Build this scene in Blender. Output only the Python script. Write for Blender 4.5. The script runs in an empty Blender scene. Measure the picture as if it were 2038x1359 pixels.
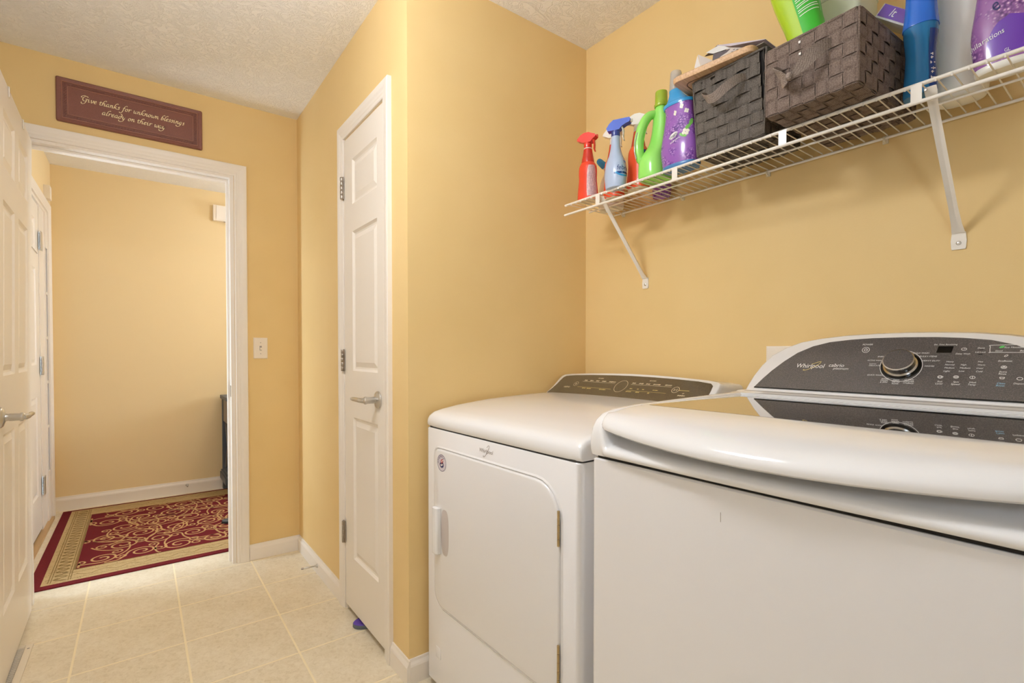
import bpy, bmesh, math, random
from mathutils import Vector, Matrix
random.seed(7)
C = bpy.context.scene.collection
sc = bpy.context.scene

def S(r, g, b):
    f = lambda c: ((c/255+0.055)/1.055)**2.4 if c > 10 else c/255/12.92
    return (f(r), f(g), f(b), 1.0)

# ------------------------------------------------------------------ camera
CAMH = 1.1298
cam = bpy.data.cameras.new('camera')
co = bpy.data.objects.new('camera', cam); C.objects.link(co)
co.location = (0, 0, CAMH)
co.rotation_euler = (math.pi/2-0.0161, 0, -0.6444)
cam.sensor_width = 36.0; cam.lens = 985.6/2038*36.0
cam.shift_y = 36.16/2038; cam.clip_start = 0.02
sc.camera = co
# ------------------------------------------------------------------ world, lights, exposure
w = bpy.data.worlds.new('sky'); sc.world = w; w.use_nodes = True
bg = w.node_tree.nodes['Background']; bg.inputs[0].default_value = (0.66, 0.82, 1.0, 1); bg.inputs[1].default_value = 32.0

def area(name, loc, rot, sx, sy, power, col=(1, 1, 1), portal=False, disk=False):
    l = bpy.data.lights.new(name, 'AREA'); l.shape = 'DISK' if disk else 'RECTANGLE'
    l.size = sx
    if not disk: l.size_y = sy
    l.energy = power; l.color = col
    if portal: l.cycles.is_portal = True
    o = bpy.data.objects.new(name, l); C.objects.link(o); o.location = loc; o.rotation_euler = rot
    return o
HP = math.pi/2
XL, XR, YN, YF, XCL, YB, ZC = -0.49, 1.565, 1.5447, 2.9885, 0.7223, -1.35, 2.44   # room planes
XHL, YHF, XHR = -0.49, 4.72, 2.9                                                   # hall planes
area('daylight_portal', (XHL-0.085, 3.184, 1.07), (0, -HP, 0), 1.5, 0.11, 1, portal=True)  # portal of the assumed near sidelight
area('daylight_portal', (XHL-0.07, 4.459, 1.07), (0, -HP, 0), 1.5, 0.09, 1, portal=True)
area('daylight_portal', (XHR+0.12, 3.9, 1.5), (0, HP, 0), 0.8, 0.6, 1, portal=True)  # portal of the hall window, assumed out of view
area('daylight_portal', (XL-0.14, -0.67, 1.59), (0, -HP, 0), 0.34, 0.34, 1, portal=True)  # portal of the side window added as fill
vs = sc.view_settings
vs.view_transform = 'Standard'; vs.look = 'None'; vs.gamma = 1.0; vs.use_curve_mapping = False
vs.exposure = 0.35
sc.display_settings.display_device = 'sRGB'
LAMP = [(0.12, 1.06, 2.17)]; LAMP_POWER = 37.0; HALL_FILL = 14.0
try:
    sc.cycles.use_denoising = True
    sc.cycles.max_bounces = 10; sc.cycles.diffuse_bounces = 6; sc.cycles.glossy_bounces = 5
    sc.cycles.transmission_bounces = 8; sc.cycles.transparent_max_bounces = 12
    sc.cycles.caustics_reflective = False; sc.cycles.caustics_refractive = False
    sc.cycles.sample_clamp_indirect = 4.0
except Exception: pass

# ------------------------------------------------------------------ materials
def mat(name, col, rough=0.5, metal=0.0, coat=0.0, spec=0.5, trans=0.0, ior=1.45, emit=None, es=0, sss=0):
    m = bpy.data.materials.new(name); m.use_nodes = True
    b = m.node_tree.nodes['Principled BSDF']
    b.inputs['Base Color'].default_value = col; b.inputs['Roughness'].default_value = rough
    b.inputs['Metallic'].default_value = metal; b.inputs['Coat Weight'].default_value = coat
    b.inputs['Coat Roughness'].default_value = 0.04
    b.inputs['Specular IOR Level'].default_value = spec
    b.inputs['Transmission Weight'].default_value = trans; b.inputs['IOR'].default_value = ior
    if emit: b.inputs['Emission Color'].default_value = emit; b.inputs['Emission Strength'].default_value = es
    if sss: b.inputs['Subsurface Weight'].default_value = sss; b.inputs['Subsurface Radius'].default_value = (.02, .02, .02)
    return m
def N(m, t, **k):
    n = m.node_tree.nodes.new(t)
    for a, v in k.items(): setattr(n, a, v)
    return n
def L(m, a, b): m.node_tree.links.new(a, b)
def P(m): return m.node_tree.nodes['Principled BSDF']
def coords(m, scale=(1, 1, 1), kind='Object', rot=(0, 0, 0)):
    t = N(m, 'ShaderNodeTexCoord'); mp = N(m, 'ShaderNodeMapping')
    mp.inputs['Scale'].default_value = scale; mp.inputs['Rotation'].default_value = rot
    L(m, t.outputs[kind], mp.inputs['Vector']); return mp.outputs['Vector']
def noise(m, v, scale, detail=4, rough=0.55, dist=0.0):
    n = N(m, 'ShaderNodeTexNoise'); n.inputs['Scale'].default_value = scale; n.inputs['Detail'].default_value = detail
    n.inputs['Roughness'].default_value = rough; n.inputs['Distortion'].default_value = dist
    L(m, v, n.inputs['Vector']); return n.outputs['Fac']
def ramp(m, f, stops):
    r = N(m, 'ShaderNodeValToRGB'); e = r.color_ramp.elements
    e[0].position, e[0].color = stops[0]; e[1].position, e[1].color = stops[-1]
    for p_, c in stops[1:-1]:
        x = e.new(p_); x.color = c
    L(m, f, r.inputs['Fac']); return r.outputs['Color']
def bump(m, f, strength, dist):
    b = N(m, 'ShaderNodeBump'); b.inputs['Strength'].default_value = strength; b.inputs['Distance'].default_value = dist
    L(m, f, b.inputs['Height']); L(m, b.outputs['Normal'], P(m).inputs['Normal'])
def mixc(m, f, a, b):
    x = N(m, 'ShaderNodeMix', data_type='RGBA')
    L(m, f, x.inputs[0])
    for s, v in ((6, a), (7, b)):
        if isinstance(v, tuple): x.inputs[s].default_value = v
        else: L(m, v, x.inputs[s])
    return x.outputs[2]

M = {}
m = M['yellow'] = mat('yellow_paint', S(228, 199, 141), 0.55, spec=0.3)
v = coords(m); f = noise(m, v, 260, 3); bump(m, f, 0.10, 0.002)
L(m, ramp(m, noise(m, v, 3, 2), [(0.3, S(227, 197, 138)), (0.7, S(230, 201, 144))]), P(m).inputs['Base Color'])
M['cream_bounce'] = mat('cream_bounce_paint', S(238, 234, 228), 0.55, spec=0.3)  # unseen walls made cream white to bounce neutral light
m = M['yellow_daylit'] = mat('yellow_paint_daylit', S(234, 211, 165), 0.55, spec=0.3)  # the wall yellow lightened, hall daylight put into the colour
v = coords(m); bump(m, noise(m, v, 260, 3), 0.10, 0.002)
m = M['ceiling'] = mat('stippled_ceiling', S(252, 250, 247), 0.9, spec=0.1)
v = coords(m)
f1 = noise(m, v, 17, 4, 0.55, 3.4)
r1 = ramp(m, f1, [(0.44, (0, 0, 0, 1)), (0.5, (1, 1, 1, 1)), (0.56, (0, 0, 0, 1))])
bump(m, r1, 0.6, 0.004)
m = M['trim'] = mat('white_trim_paint', S(240, 232, 222), 0.35, spec=0.45)
m = M['door'] = mat('white_door_paint', S(238, 230, 219), 0.4, spec=0.4)
v = coords(m, (60, 60, 3)); bump(m, noise(m, v, 4, 4), 0.12, 0.001)
m = M['tile'] = mat('vinyl_tile', S(226, 210, 180), 0.38, spec=0.35)
v = coords(m)
f = noise(m, v, 7, 8, 0.62, 0.6); g = noise(m, v, 55, 5, 0.7, 1.0)
c1 = ramp(m, f, [(0.3, S(212, 197, 166)), (0.5, S(226, 213, 186)), (0.72, S(238, 228, 206))])
c2 = ramp(m, g, [(0.32, S(200, 183, 150)), (0.5, S(228, 215, 190)), (0.75, S(242, 233, 214))])
x = N(m, 'ShaderNodeMix', data_type='RGBA'); x.inputs[0].default_value = 0.5
L(m, c1, x.inputs[6]); L(m, c2, x.inputs[7]); L(m, x.outputs[2], P(m).inputs['Base Color'])
bump(m, g, 0.12, 0.001)
M['grout'] = mat('vinyl_grout', S(244, 229, 194), 0.5)
m = M['enamel'] = mat('white_enamel', S(232, 230, 230), 0.16, coat=0.5, spec=0.5)
v = coords(m); bump(m, noise(m, v, 420, 2), 0.015, 0.0005)
M['enamel_plastic'] = mat('white_gloss_plastic', S(235, 234, 234), 0.14, coat=0.4)
M['seam'] = mat('dark_gap', S(52, 48, 44), 0.8)
m = M['console'] = mat('charcoal_console', S(84, 78, 74), 0.2, coat=0.5, spec=0.5)
v = coords(m); f = noise(m, v, 520, 3, 0.8)
L(m, ramp(m, f, [(0.35, S(72, 68, 66)), (0.55, S(94, 88, 85)), (0.75, S(136, 128, 122))]), P(m).inputs['Base Color'])
m = M['console_b'] = mat('brown_console', S(92, 82, 66), 0.16, coat=0.6)
v = coords(m); f = noise(m, v, 520, 3, 0.8)
L(m, ramp(m, f, [(0.35, S(70, 60, 46)), (0.55, S(92, 82, 64)), (0.75, S(126, 114, 90))]), P(m).inputs['Base Color'])
M['lidglass'] = mat('smoked_lid_glass', S(30, 28, 26), 0.02, coat=1.0, spec=1.0, ior=1.8)
P(M['lidglass']).inputs['Coat Roughness'].default_value = 0.01
m = M['chrome'] = mat('brushed_nickel', S(206, 204, 200), 0.3, metal=1.0)
M['nickel'] = mat('satin_nickel_hinge', S(168, 158, 146), 0.35, metal=1.0)
M['silver'] = mat('silver_trim', S(196, 192, 186), 0.2, metal=1.0)
M['brass'] = mat('brass_hinge', S(188, 166, 124), 0.3, metal=1.0)
M['print'] = mat('white_print', S(238, 236, 232), 0.5)
M['print_dim'] = mat('cream_print', S(214, 200, 168), 0.5)
M['grey_print'] = mat('grey_print', S(172, 162, 156), 0.35, metal=0.4)
M['gold'] = mat('gold_print', S(214, 196, 120), 0.35, metal=0.3)
M['cyan_print'] = mat('pale_blue_print', S(150, 200, 226), 0.5)
M['green_print'] = mat('green_print', S(96, 196, 96), 0.5)
M['black'] = mat('black_plastic', S(18, 17, 16), 0.12)
M['wire'] = mat('white_vinyl_wire', S(240, 234, 224), 0.3, coat=0.2)
m = M['plaque'] = mat('burgundy_plaque', S(124, 76, 62), 0.45)
v = coords(m); f = noise(m, v, 500, 3); bump(m, f, 0.2, 0.001)
L(m, ramp(m, f, [(0.3, S(112, 66, 54)), (0.7, S(138, 88, 74))]), P(m).inputs['Base Color'])
M['plaque_edge'] = mat('plaque_worn_ridge', S(178, 124, 100), 0.4)
M['cream'] = mat('cream_lettering', S(252, 236, 190), 0.5)
def weave_mat(name, a, b, c):
    m = mat(name, b, 0.75, spec=0.25)
    v = coords(m, (1, 1, 1))
    vo = N(m, 'ShaderNodeTexVoronoi'); vo.inputs['Scale'].default_value = 330
    vo.inputs['Randomness'].default_value = 0.3; L(m, v, vo.inputs['Vector'])
    L(m, ramp(m, vo.outputs['Distance'], [(0.05, c), (0.5, b), (0.85, a)]), P(m).inputs['Base Color'])
    bump(m, vo.outputs['Distance'], 0.5, 0.001)
    return m
M['strap_brown'] = weave_mat('brown_woven_strap', S(78, 65, 58), S(112, 96, 86), S(146, 130, 120))
M['strap_dark'] = weave_mat('charcoal_woven_strap', S(62, 56, 51), S(92, 85, 78), S(124, 116, 108))
M['clip'] = mat('clear_plastic_clip', S(232, 222, 200), 0.25)
M['strap_handle_lit'] = weave_mat('lit_handle_strap', S(102, 90, 82), S(138, 124, 114), S(170, 156, 146))  # basket strap tone lightened so the handles look lit
M['shade_liner'] = mat('basket_shade_liner', S(22, 18, 16), 0.9)  # near-black, stands in for shadow at the strap edges
def plastic(name, col, rough=0.25, **k): return mat(name, col, rough, coat=0.3, **k)
M['red'] = plastic('red_plastic', S(226, 66, 44)); M['redcap'] = plastic('red_trigger', S(222, 52, 38))
M['orange'] = plastic('orange_red_plastic', S(232, 84, 48)); M['sleeve'] = plastic('red_sleeve', S(196, 48, 34))
M['white_pl'] = plastic('white_plastic', S(236, 232, 222)); M['cream_pl'] = plastic('cream_base', S(226, 214, 190))
M['beige_pl'] = plastic('milky_bottle_plastic', S(240, 238, 228), 0.3)
M['paleblue'] = plastic('pale_blue_plastic', S(178, 194, 222)); M['blue'] = plastic('royal_blue_plastic', S(34, 82, 196))
M['navy'] = plastic('navy_collar', S(52, 66, 140)); M['cyan'] = plastic('sky_blue_plastic', S(50, 152, 214))
M['ribblue'] = plastic('steel_blue_base', S(70, 124, 178), 0.35)
M['green'] = plastic('lime_green_plastic', S(150, 226, 104)); M['lime'] = plastic('lime_cap', S(176, 206, 60), 0.15, trans=0.3)
M['clearcap'] = plastic('frosted_cap', S(244, 238, 230), 0.2, trans=0.55)
M['deepblue'] = plastic('deep_blue_cap', S(30, 104, 206)); M['navy_label'] = plastic('navy_label', S(22, 58, 122))
m = M['clearblue'] = mat('clear_blue_bottle', S(64, 150, 214), 0.06, trans=0.4, ior=1.3)
M['blueliquid'] = plastic('blue_beads', S(40, 142, 214), 0.5)
M['label'] = mat('label_ink', S(60, 44, 66), 0.5)
m = M['textlabel'] = mat('printed_label', S(222, 186, 186), 0.4)
v = coords(m, (1, 1, 1))
wv = N(m, 'ShaderNodeTexWave', wave_type='BANDS', bands_direction='Z'); wv.inputs['Scale'].default_value = 95
wv.inputs['Distortion'].default_value = 0.0; L(m, v, wv.inputs['Vector'])
nz = noise(m, coords(m, (170, 170, 40)), 1.6, 3)
mm = N(m, 'ShaderNodeMath', operation='MULTIPLY'); L(m, wv.outputs['Fac'], mm.inputs[0]); L(m, nz, mm.inputs[1])
L(m, ramp(m, mm.outputs[0], [(0.30, S(226, 190, 188)), (0.48, S(120, 88, 110))]), P(m).inputs['Base Color'])
def lilac(name, base, dark, light):
    m = plastic(name, base, 0.2)
    v = coords(m)
    big = noise(m, v, 16, 3, 0.5, 0.6); vo = N(m, 'ShaderNodeTexVoronoi'); vo.inputs['Scale'].default_value = 170
    L(m, v, vo.inputs['Vector'])
    flow = ramp(m, vo.outputs['Distance'], [(0.15, light), (0.4, base), (0.75, dark)])
    mask = ramp(m, big, [(0.46, (0, 0, 0, 1)), (0.6, (1, 1, 1, 1))])
    L(m, mixc(m, mask, base, flow), P(m).inputs['Base Color'])
    return m
M['lilac'] = lilac('lilac_print', S(146, 92, 178), S(78, 40, 120), S(226, 196, 232))
M['lilac2'] = lilac('pink_lilac_print', S(150, 100, 160), S(92, 56, 112), S(228, 196, 220))
M['purple'] = plastic('purple_label', S(106, 58, 170), 0.2)
M['leaf'] = plastic('leaf_print', S(122, 190, 90)); M['petal'] = plastic('petal_print', S(244, 240, 226))
M['board'] = mat('tan_bamboo', S(206, 168, 128), 0.45)
v = coords(M['board'], (3, 60, 60)); f = noise(M['board'], v, 3, 4)
L(M['board'], ramp(M['board'], f, [(0.3, S(190, 148, 108)), (0.7, S(222, 186, 146))]), P(M['board']).inputs['Base Color'])
M['groove'] = mat('board_groove', S(92, 66, 50), 0.7)
M['card_in'] = mat('grey_cardboard', S(200, 190, 182), 0.8); M['card_out'] = mat('lilac_carton', S(206, 196, 210), 0.5)
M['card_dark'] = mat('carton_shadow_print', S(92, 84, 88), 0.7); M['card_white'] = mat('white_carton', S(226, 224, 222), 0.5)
M['limegrad'] = plastic('lime_bottle', S(176, 212, 40), 0.2, trans=0.15); M['greenlabel'] = mat('green_label', S(58, 176, 46), 0.4)
M['jug'] = plastic('frosted_jug', S(214, 220, 196), 0.35, sss=0.3); M['jug_handle'] = plastic('lilac_white_jug', S(206, 210, 226), 0.35)
M['rug_red'] = mat('burgundy_pile', S(106, 34, 38), 0.95, spec=0.1)
M['rug_gold'] = mat('gold_pile', S(186, 158, 112), 0.95, spec=0.1); M['rug_line'] = mat('olive_pile', S(128, 104, 62), 0.95, spec=0.1)
M['rug_cream'] = mat('cream_pile', S(188, 148, 100), 0.95, spec=0.1)
for k in ('rug_red', 'rug_gold', 'rug_cream', 'rug_line'):
    mm_ = M[k]; v = coords(mm_); f = noise(mm_, v, 260, 3, 0.7); bump(mm_, f, 0.5, 0.003)
    b0 = P(mm_).inputs['Base Color'].default_value[:]
    L(mm_, ramp(mm_, f, [(0.3, tuple(c*0.72 for c in b0[:3])+(1,)), (0.7, tuple(min(1, c*1.22) for c in b0[:3])+(1,))]), P(mm_).inputs['Base Color'])
M['slate'] = mat('slate_blue_wood', S(86, 92, 100), 0.5); M['slate_dark'] = mat('dark_cabinet_inside', S(34, 32, 32), 0.7)
M['slate_face'] = mat('grey_wood_face', S(132, 124, 112), 0.5)
M['threshold'] = mat('oak_threshold', S(186, 150, 104), 0.5); M['sweep'] = mat('door_sweep', S(70, 68, 62), 0.7)
M['slipper'] = mat('purple_foam', S(92, 64, 156), 0.7); M['sole'] = mat('grey_sole', S(96, 104, 112), 0.7)
M['vent'] = mat('ivory_register', S(228, 216, 196), 0.4); M['ventdark'] = mat('vent_dark', S(58, 52, 50), 0.7)
M['whitebox'] = mat('white_device_plastic', S(240, 230, 216), 0.4)
M['navy_ink'] = mat('navy_ink', S(24, 30, 90), 0.4); M['red_ink'] = mat('red_ink', S(176, 40, 40), 0.4); M['pale_ink'] = mat('pale_badge', S(214, 206, 214), 0.4)
m = M['pane'] = bpy.data.materials.new('window_glass'); m.use_nodes = True
nt = m.node_tree; nt.nodes.clear()
o_ = nt.nodes.new('ShaderNodeOutputMaterial'); mx = nt.nodes.new('ShaderNodeMixShader'); tr = nt.nodes.new('ShaderNodeBsdfTransparent'); gl = nt.nodes.new('ShaderNodeBsdfGlossy')
gl.inputs['Roughness'].default_value = 0.02; mx.inputs[0].default_value = 0.07
nt.links.new(tr.outputs[0], mx.inputs[1]); nt.links.new(gl.outputs[0], mx.inputs[2]); nt.links.new(mx.outputs[0], o_.inputs[0])
m = M['frosted'] = bpy.data.materials.new('frosted_window_glass'); m.use_nodes = True
nt = m.node_tree; nt.nodes.clear()
o_ = nt.nodes.new('ShaderNodeOutputMaterial'); mx = nt.nodes.new('ShaderNodeMixShader'); tr = nt.nodes.new('ShaderNodeBsdfTranslucent'); gl = nt.nodes.new('ShaderNodeBsdfGlossy')
tr.inputs['Color'].default_value = (0.10, 0.105, 0.11, 1); gl.inputs['Roughness'].default_value = 0.3; mx.inputs[0].default_value = 0.05
nt.links.new(tr.outputs[0], mx.inputs[1]); nt.links.new(gl.outputs[0], mx.inputs[2]); nt.links.new(mx.outputs[0], o_.inputs[0])
M['lampglass'] = mat('opal_lamp_glass', S(255, 250, 240), 0.3, emit=(0.92, 0.95, 1.0, 1), es=LAMP_POWER)
M['hall_fill_glass'] = mat('opal_hall_fill_glass', S(255, 250, 240), 0.3, emit=(0.92, 0.95, 1.0, 1), es=HALL_FILL)

# ------------------------------------------------------------------ helpers
def link(name, me, parent=None, loc=None):
    o = bpy.data.objects.new(name, me); C.objects.link(o)
    if parent: o.parent = parent
    if loc: o.location = loc
    return o
def wloc(p):
    v = Vector((0, 0, 0))
    while p: v += p.location; p = p.parent
    return v
def obj(name, bm, m, parent=None, smooth=False, world=True, bevel=0, seg=2, angle=40):
    """link the bmesh as one mesh object; verts are world coords unless world=False (then local to parent)"""
    if bevel:
        es = [e for e in bm.edges if len(e.link_faces) == 2 and e.calc_face_angle(0) > math.radians(30)]
        bmesh.ops.bevel(bm, geom=es, offset=bevel, segments=seg, affect='EDGES', profile=0.6, clamp_overlap=True)
    if parent and world:
        bmesh.ops.translate(bm, verts=bm.verts, vec=-wloc(parent))
    bmesh.ops.recalc_face_normals(bm, faces=bm.faces)
    me = bpy.data.meshes.new(name); bm.to_mesh(me); bm.free()
    ms = m if isinstance(m, (list, tuple)) else [m]
    for x in ms: me.materials.append(x)
    if smooth or bevel:
        me.polygons.foreach_set('use_smooth', [True]*len(me.polygons))
        try: me.set_sharp_from_angle(angle=math.radians(angle))
        except Exception: pass
    return link(name, me, parent)
def thing(name, label, cat, loc=(0, 0, 0), rotz=0, group=None):
    o = bpy.data.objects.new(name, None); C.objects.link(o); o.location = loc; o.rotation_euler = (0, 0, rotz)
    o.empty_display_size = 0.05
    return tag(o, label, cat, group)
def tag(o, label, cat, group=None, kind=None):
    if label: o['label'] = label
    if cat: o['category'] = cat
    if group: o['group'] = group
    if kind: o['kind'] = kind
    return o
def struct(name, label, cat, bm=None, m=None, loc=(0, 0, 0), **k):
    if bm is None:
        o = bpy.data.objects.new(name, None); C.objects.link(o); o.location = loc
    else: o = obj(name, bm, m, **k)
    return tag(o, label, cat, kind='structure')
def B(): return bmesh.new()
def box(bm, x0, x1, y0, y1, z0, z1, mi=0):
    vs_ = [bm.verts.new((x, y, z)) for x in (x0, x1) for y in (y0, y1) for z in (z0, z1)]
    for f in ((0, 1, 3, 2), (4, 6, 7, 5), (0, 4, 5, 1), (2, 3, 7, 6), (0, 2, 6, 4), (1, 5, 7, 3)):
        fc = bm.faces.new([vs_[i] for i in f]); fc.material_index = mi
    return bm
def prism(bm, pts, vec, mi=0):
    """extrude the closed polygon pts (3D) by vec"""
    v = Vector(vec); a = [bm.verts.new(p) for p in pts]; b = [bm.verts.new(Vector(p)+v) for p in pts]
    n = len(pts)
    for f in (a[::-1], b): bm.faces.new(f).material_index = mi
    for i in range(n): bm.faces.new((a[i], a[(i+1) % n], b[(i+1) % n], b[i])).material_index = mi
    return bm
def loft(bm, rings, cap0=True, cap1=True, closed=True, mi=0):
    R = [[bm.verts.new(p) for p in r] for r in rings]; n = len(R[0])
    for a, b in zip(R, R[1:]):
        for i in range(n if closed else n-1):
            j = (i+1) % n
            bm.faces.new((a[i], a[j], b[j], b[i])).material_index = mi
    if cap0: bm.faces.new(R[0][::-1]).material_index = mi
    if cap1: bm.faces.new(R[-1]).material_index = mi
    return bm
def frame_of(d):
    d = Vector(d).normalized(); u = d.orthogonal().normalized(); return u, d.cross(u)
def cyl(bm, p0, p1, r0, r1=None, seg=16, mi=0):
    r1 = r0 if r1 is None else r1; p0, p1 = Vector(p0), Vector(p1); u, v = frame_of(p1-p0)
    ring = lambda p, r: [p+(u*math.cos(t)+v*math.sin(t))*r for t in [2*math.pi*i/seg for i in range(seg)]]
    return loft(bm, [ring(p0, r0), ring(p1, r1)], mi=mi)
def axial(bm, p0, d, prof, seg=20, mi=0):
    """revolve prof [(dist, r)] about the axis d from p0"""
    p0 = Vector(p0); d = Vector(d).normalized(); u, v = frame_of(d)
    return loft(bm, [[p0+d*t+(u*math.cos(a)+v*math.sin(a))*max(r, 1e-5) for a in [2*math.pi*i/seg for i in range(seg)]] for t, r in prof], mi=mi)
def crom(pts, k=6, closed=False):
    pts = [Vector(p) for p in pts]; n = len(pts); out = []
    for i in range(n if closed else n-1):
        g = lambda j: pts[j % n] if closed else pts[max(0, min(n-1, j))]
        p0, p1, p2, p3 = g(i-1), g(i), g(i+1), g(i+2)
        for s in range(k):
            t = s/k
            out.append(0.5*((2*p1)+(p2-p0)*t+(2*p0-5*p1+4*p2-p3)*t*t+(3*p1-p0-3*p2+p3)*t**3))
    if not closed: out.append(pts[-1])
    return out
def tube(bm, pts, r, seg=8, closed=False, mi=0):
    pts = [Vector(p) for p in pts]; n = len(pts); rings = []
    u = None
    for i, p in enumerate(pts):
        d = (pts[(i+1) % n]-pts[i-1]) if closed else (pts[min(i+1, n-1)]-pts[max(i-1, 0)])
        d.normalize()
        if u is None: u = d.orthogonal().normalized()
        u = (u-d*u.dot(d)).normalized(); v = d.cross(u)
        rr = r[i] if isinstance(r, (list, tuple)) else r
        rings.append([p+(u*math.cos(t)+v*math.sin(t))*rr for t in [2*math.pi*j/seg for j in range(seg)]])
    if closed: rings.append(rings[0])
    loft(bm, rings, not closed, not closed, mi=mi)
    if closed: bmesh.ops.remove_doubles(bm, verts=bm.verts, dist=1e-6)
    return bm
def sell(rx, ry, n=2.0, seg=28):
    out = []
    for i in range(seg):
        t = 2*math.pi*i/seg; c, s = math.cos(t), math.sin(t)
        out.append((rx*math.copysign(abs(c)**(2/n), c), ry*math.copysign(abs(s)**(2/n), s)))
    return out
def smooth_sections(secs, k=3):
    """Catmull-Rom through the rows of numbers"""
    n = len(secs); out = []
    for i in range(n-1):
        p0, p1, p2, p3 = secs[max(i-1, 0)], secs[i], secs[i+1], secs[min(i+2, n-1)]
        for s in range(k):
            t = s/k
            out.append(tuple(0.5*((2*b)+(c-a)*t+(2*a-5*b+4*c-d)*t*t+(3*b-a-3*c+d)*t**3) for a, b, c, d in zip(p0, p1, p2, p3)))
    out.append(tuple(secs[-1])); return out
def body(bm, secs, n=2.3, seg=28, smooth=3, mi=0):
    """secs rows: z, rx, ry, cx, cy"""
    ss = smooth_sections(secs, smooth) if smooth else secs
    return loft(bm, [[(cx+a, cy+b, z) for a, b in sell(max(rx, 1e-4), max(ry, 1e-4), n, seg)] for z, rx, ry, cx, cy in ss], mi=mi)
def body_at(secs, n=2.3):
    ss = smooth_sections(secs, 8)
    def fn(th, z, off=0.0):
        for a, b in zip(ss, ss[1:]):
            if a[0] <= z <= b[0]:
                t = (z-a[0])/max(b[0]-a[0], 1e-9); rx, ry, cx, cy = [a[i]+(b[i]-a[i])*t for i in (1, 2, 3, 4)]; break
        else: rx, ry, cx, cy = (ss[0] if z < ss[0][0] else ss[-1])[1:]
        c, s = math.cos(th), math.sin(th); r = 1/((abs(c)/rx)**n+(abs(s)/ry)**n)**(1/n)+off
        return (cx+c*r, cy+s*r, z)
    return fn
# ---- text: every word is meshed once, up front
WORDS = ['Whirlpool', 'cabrio', 'platinum', 'POWER', 'COLD WASH', 'BULKY ITEMS', 'HEAVY DUTY', 'WHITES', 'SHEETS', 'ACTIVE WEAR', 'DELICATE', 'handwash', 'QUICK WASH',
         'RINSE/', 'DRAIN', '& SPIN', 'DEEP', 'WATER', 'SOAK', 'CLEAN', 'WASHER', 'with', 'affresh', 'Est. Time Remaining', 'Delay Wash', 'Done', 'Lid Lock', 'Heavy', 'Normal', 'Medium', 'Light', 'High',
         'Low', 'Hot', 'Warm', 'Cool', 'Cold', 'Soil', 'Level', 'Spin', 'Speed', 'Wash', 'Temp', 'Eco Monitor', 'Good', 'Best', 'EcoBoost', 'Extra', 'Rinse', 'Clean', 'Boost', 'Dispenser',
         'Snuggle', 'exhilarations', 'S', 'febreze', 'AMERICA', 'GL', 'e', 'lt']
TXT = {}
def make_words():
    obs = []
    for t in WORDS:
        cu = bpy.data.curves.new('word', 'FONT'); cu.body = t; cu.resolution_u = 3; cu.fill_mode = 'FRONT'
        o = bpy.data.objects.new('word', cu); C.objects.link(o); obs.append((t, o, cu))
    bpy.context.view_layer.update(); dg = bpy.context.evaluated_depsgraph_get()
    for t, o, cu in obs:
        me = bpy.data.meshes.new_from_object(o.evaluated_get(dg))
        vs_ = [(v.co.x, v.co.y) for v in me.vertices]; fs = [tuple(p.vertices) for p in me.polygons]
        x0 = min(a for a, _ in vs_); x1 = max(a for a, _ in vs_)
        TXT[t] = ([(a-x0, b) for a, b in vs_], fs, x1-x0); bpy.data.meshes.remove(me)
    for t, o, cu in obs: bpy.data.objects.remove(o); bpy.data.curves.remove(cu)
make_words()
def put_text(bm, t, width, mapfn, cx=0.0, cy=0.0, shear=0.0, hscale=1.0, mi=0):
    vs_, fs, w_ = TXT[t]; k = width/w_; cap = 0.7*k*hscale
    V = []
    for a, b in vs_:
        y = b*k*hscale-cap/2; V.append(bm.verts.new(mapfn(cx+a*k-width/2+shear*y, cy+y)))
    for f in fs:
        try: bm.faces.new([V[i] for i in f]).material_index = mi
        except ValueError: pass
def ribbon(bm, pts, wfn, mapfn, mi=0, closed=False):
    """flat stroke along 2D pts, half width wfn(angle)"""
    pr = None; n = len(pts); first = None
    for i in range(n):
        a = pts[(i-1) % n if closed else max(i-1, 0)]; b = pts[(i+1) % n if closed else min(i+1, n-1)]
        dx, dy = b[0]-a[0], b[1]-a[1]; l = math.hypot(dx, dy) or 1; nx, ny = -dy/l, dx/l
        hw = wfn(math.atan2(dy, dx)) if callable(wfn) else wfn
        c = (bm.verts.new(mapfn(pts[i][0]+nx*hw, pts[i][1]+ny*hw)), bm.verts.new(mapfn(pts[i][0]-nx*hw, pts[i][1]-ny*hw)))
        if pr: bm.faces.new((pr[0], c[0], c[1], pr[1])).material_index = mi
        else: first = c
        pr = c
    if closed: bm.faces.new((pr[0], first[0], first[1], pr[1])).material_index = mi
def ring2(cx, cy, rx, ry=None, n=28, shear=0): 
    ry = ry or rx
    return [(cx+rx*math.cos(t)+shear*ry*math.sin(t), cy+ry*math.sin(t)) for t in [2*math.pi*i/n for i in range(n)]]
def disc(bm, cx, cy, rx, ry, mapfn, n=24, mi=0, shear=0):
    bm.faces.new([bm.verts.new(mapfn(*p)) for p in ring2(cx, cy, rx, ry, n, shear)]).material_index = mi

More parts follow.
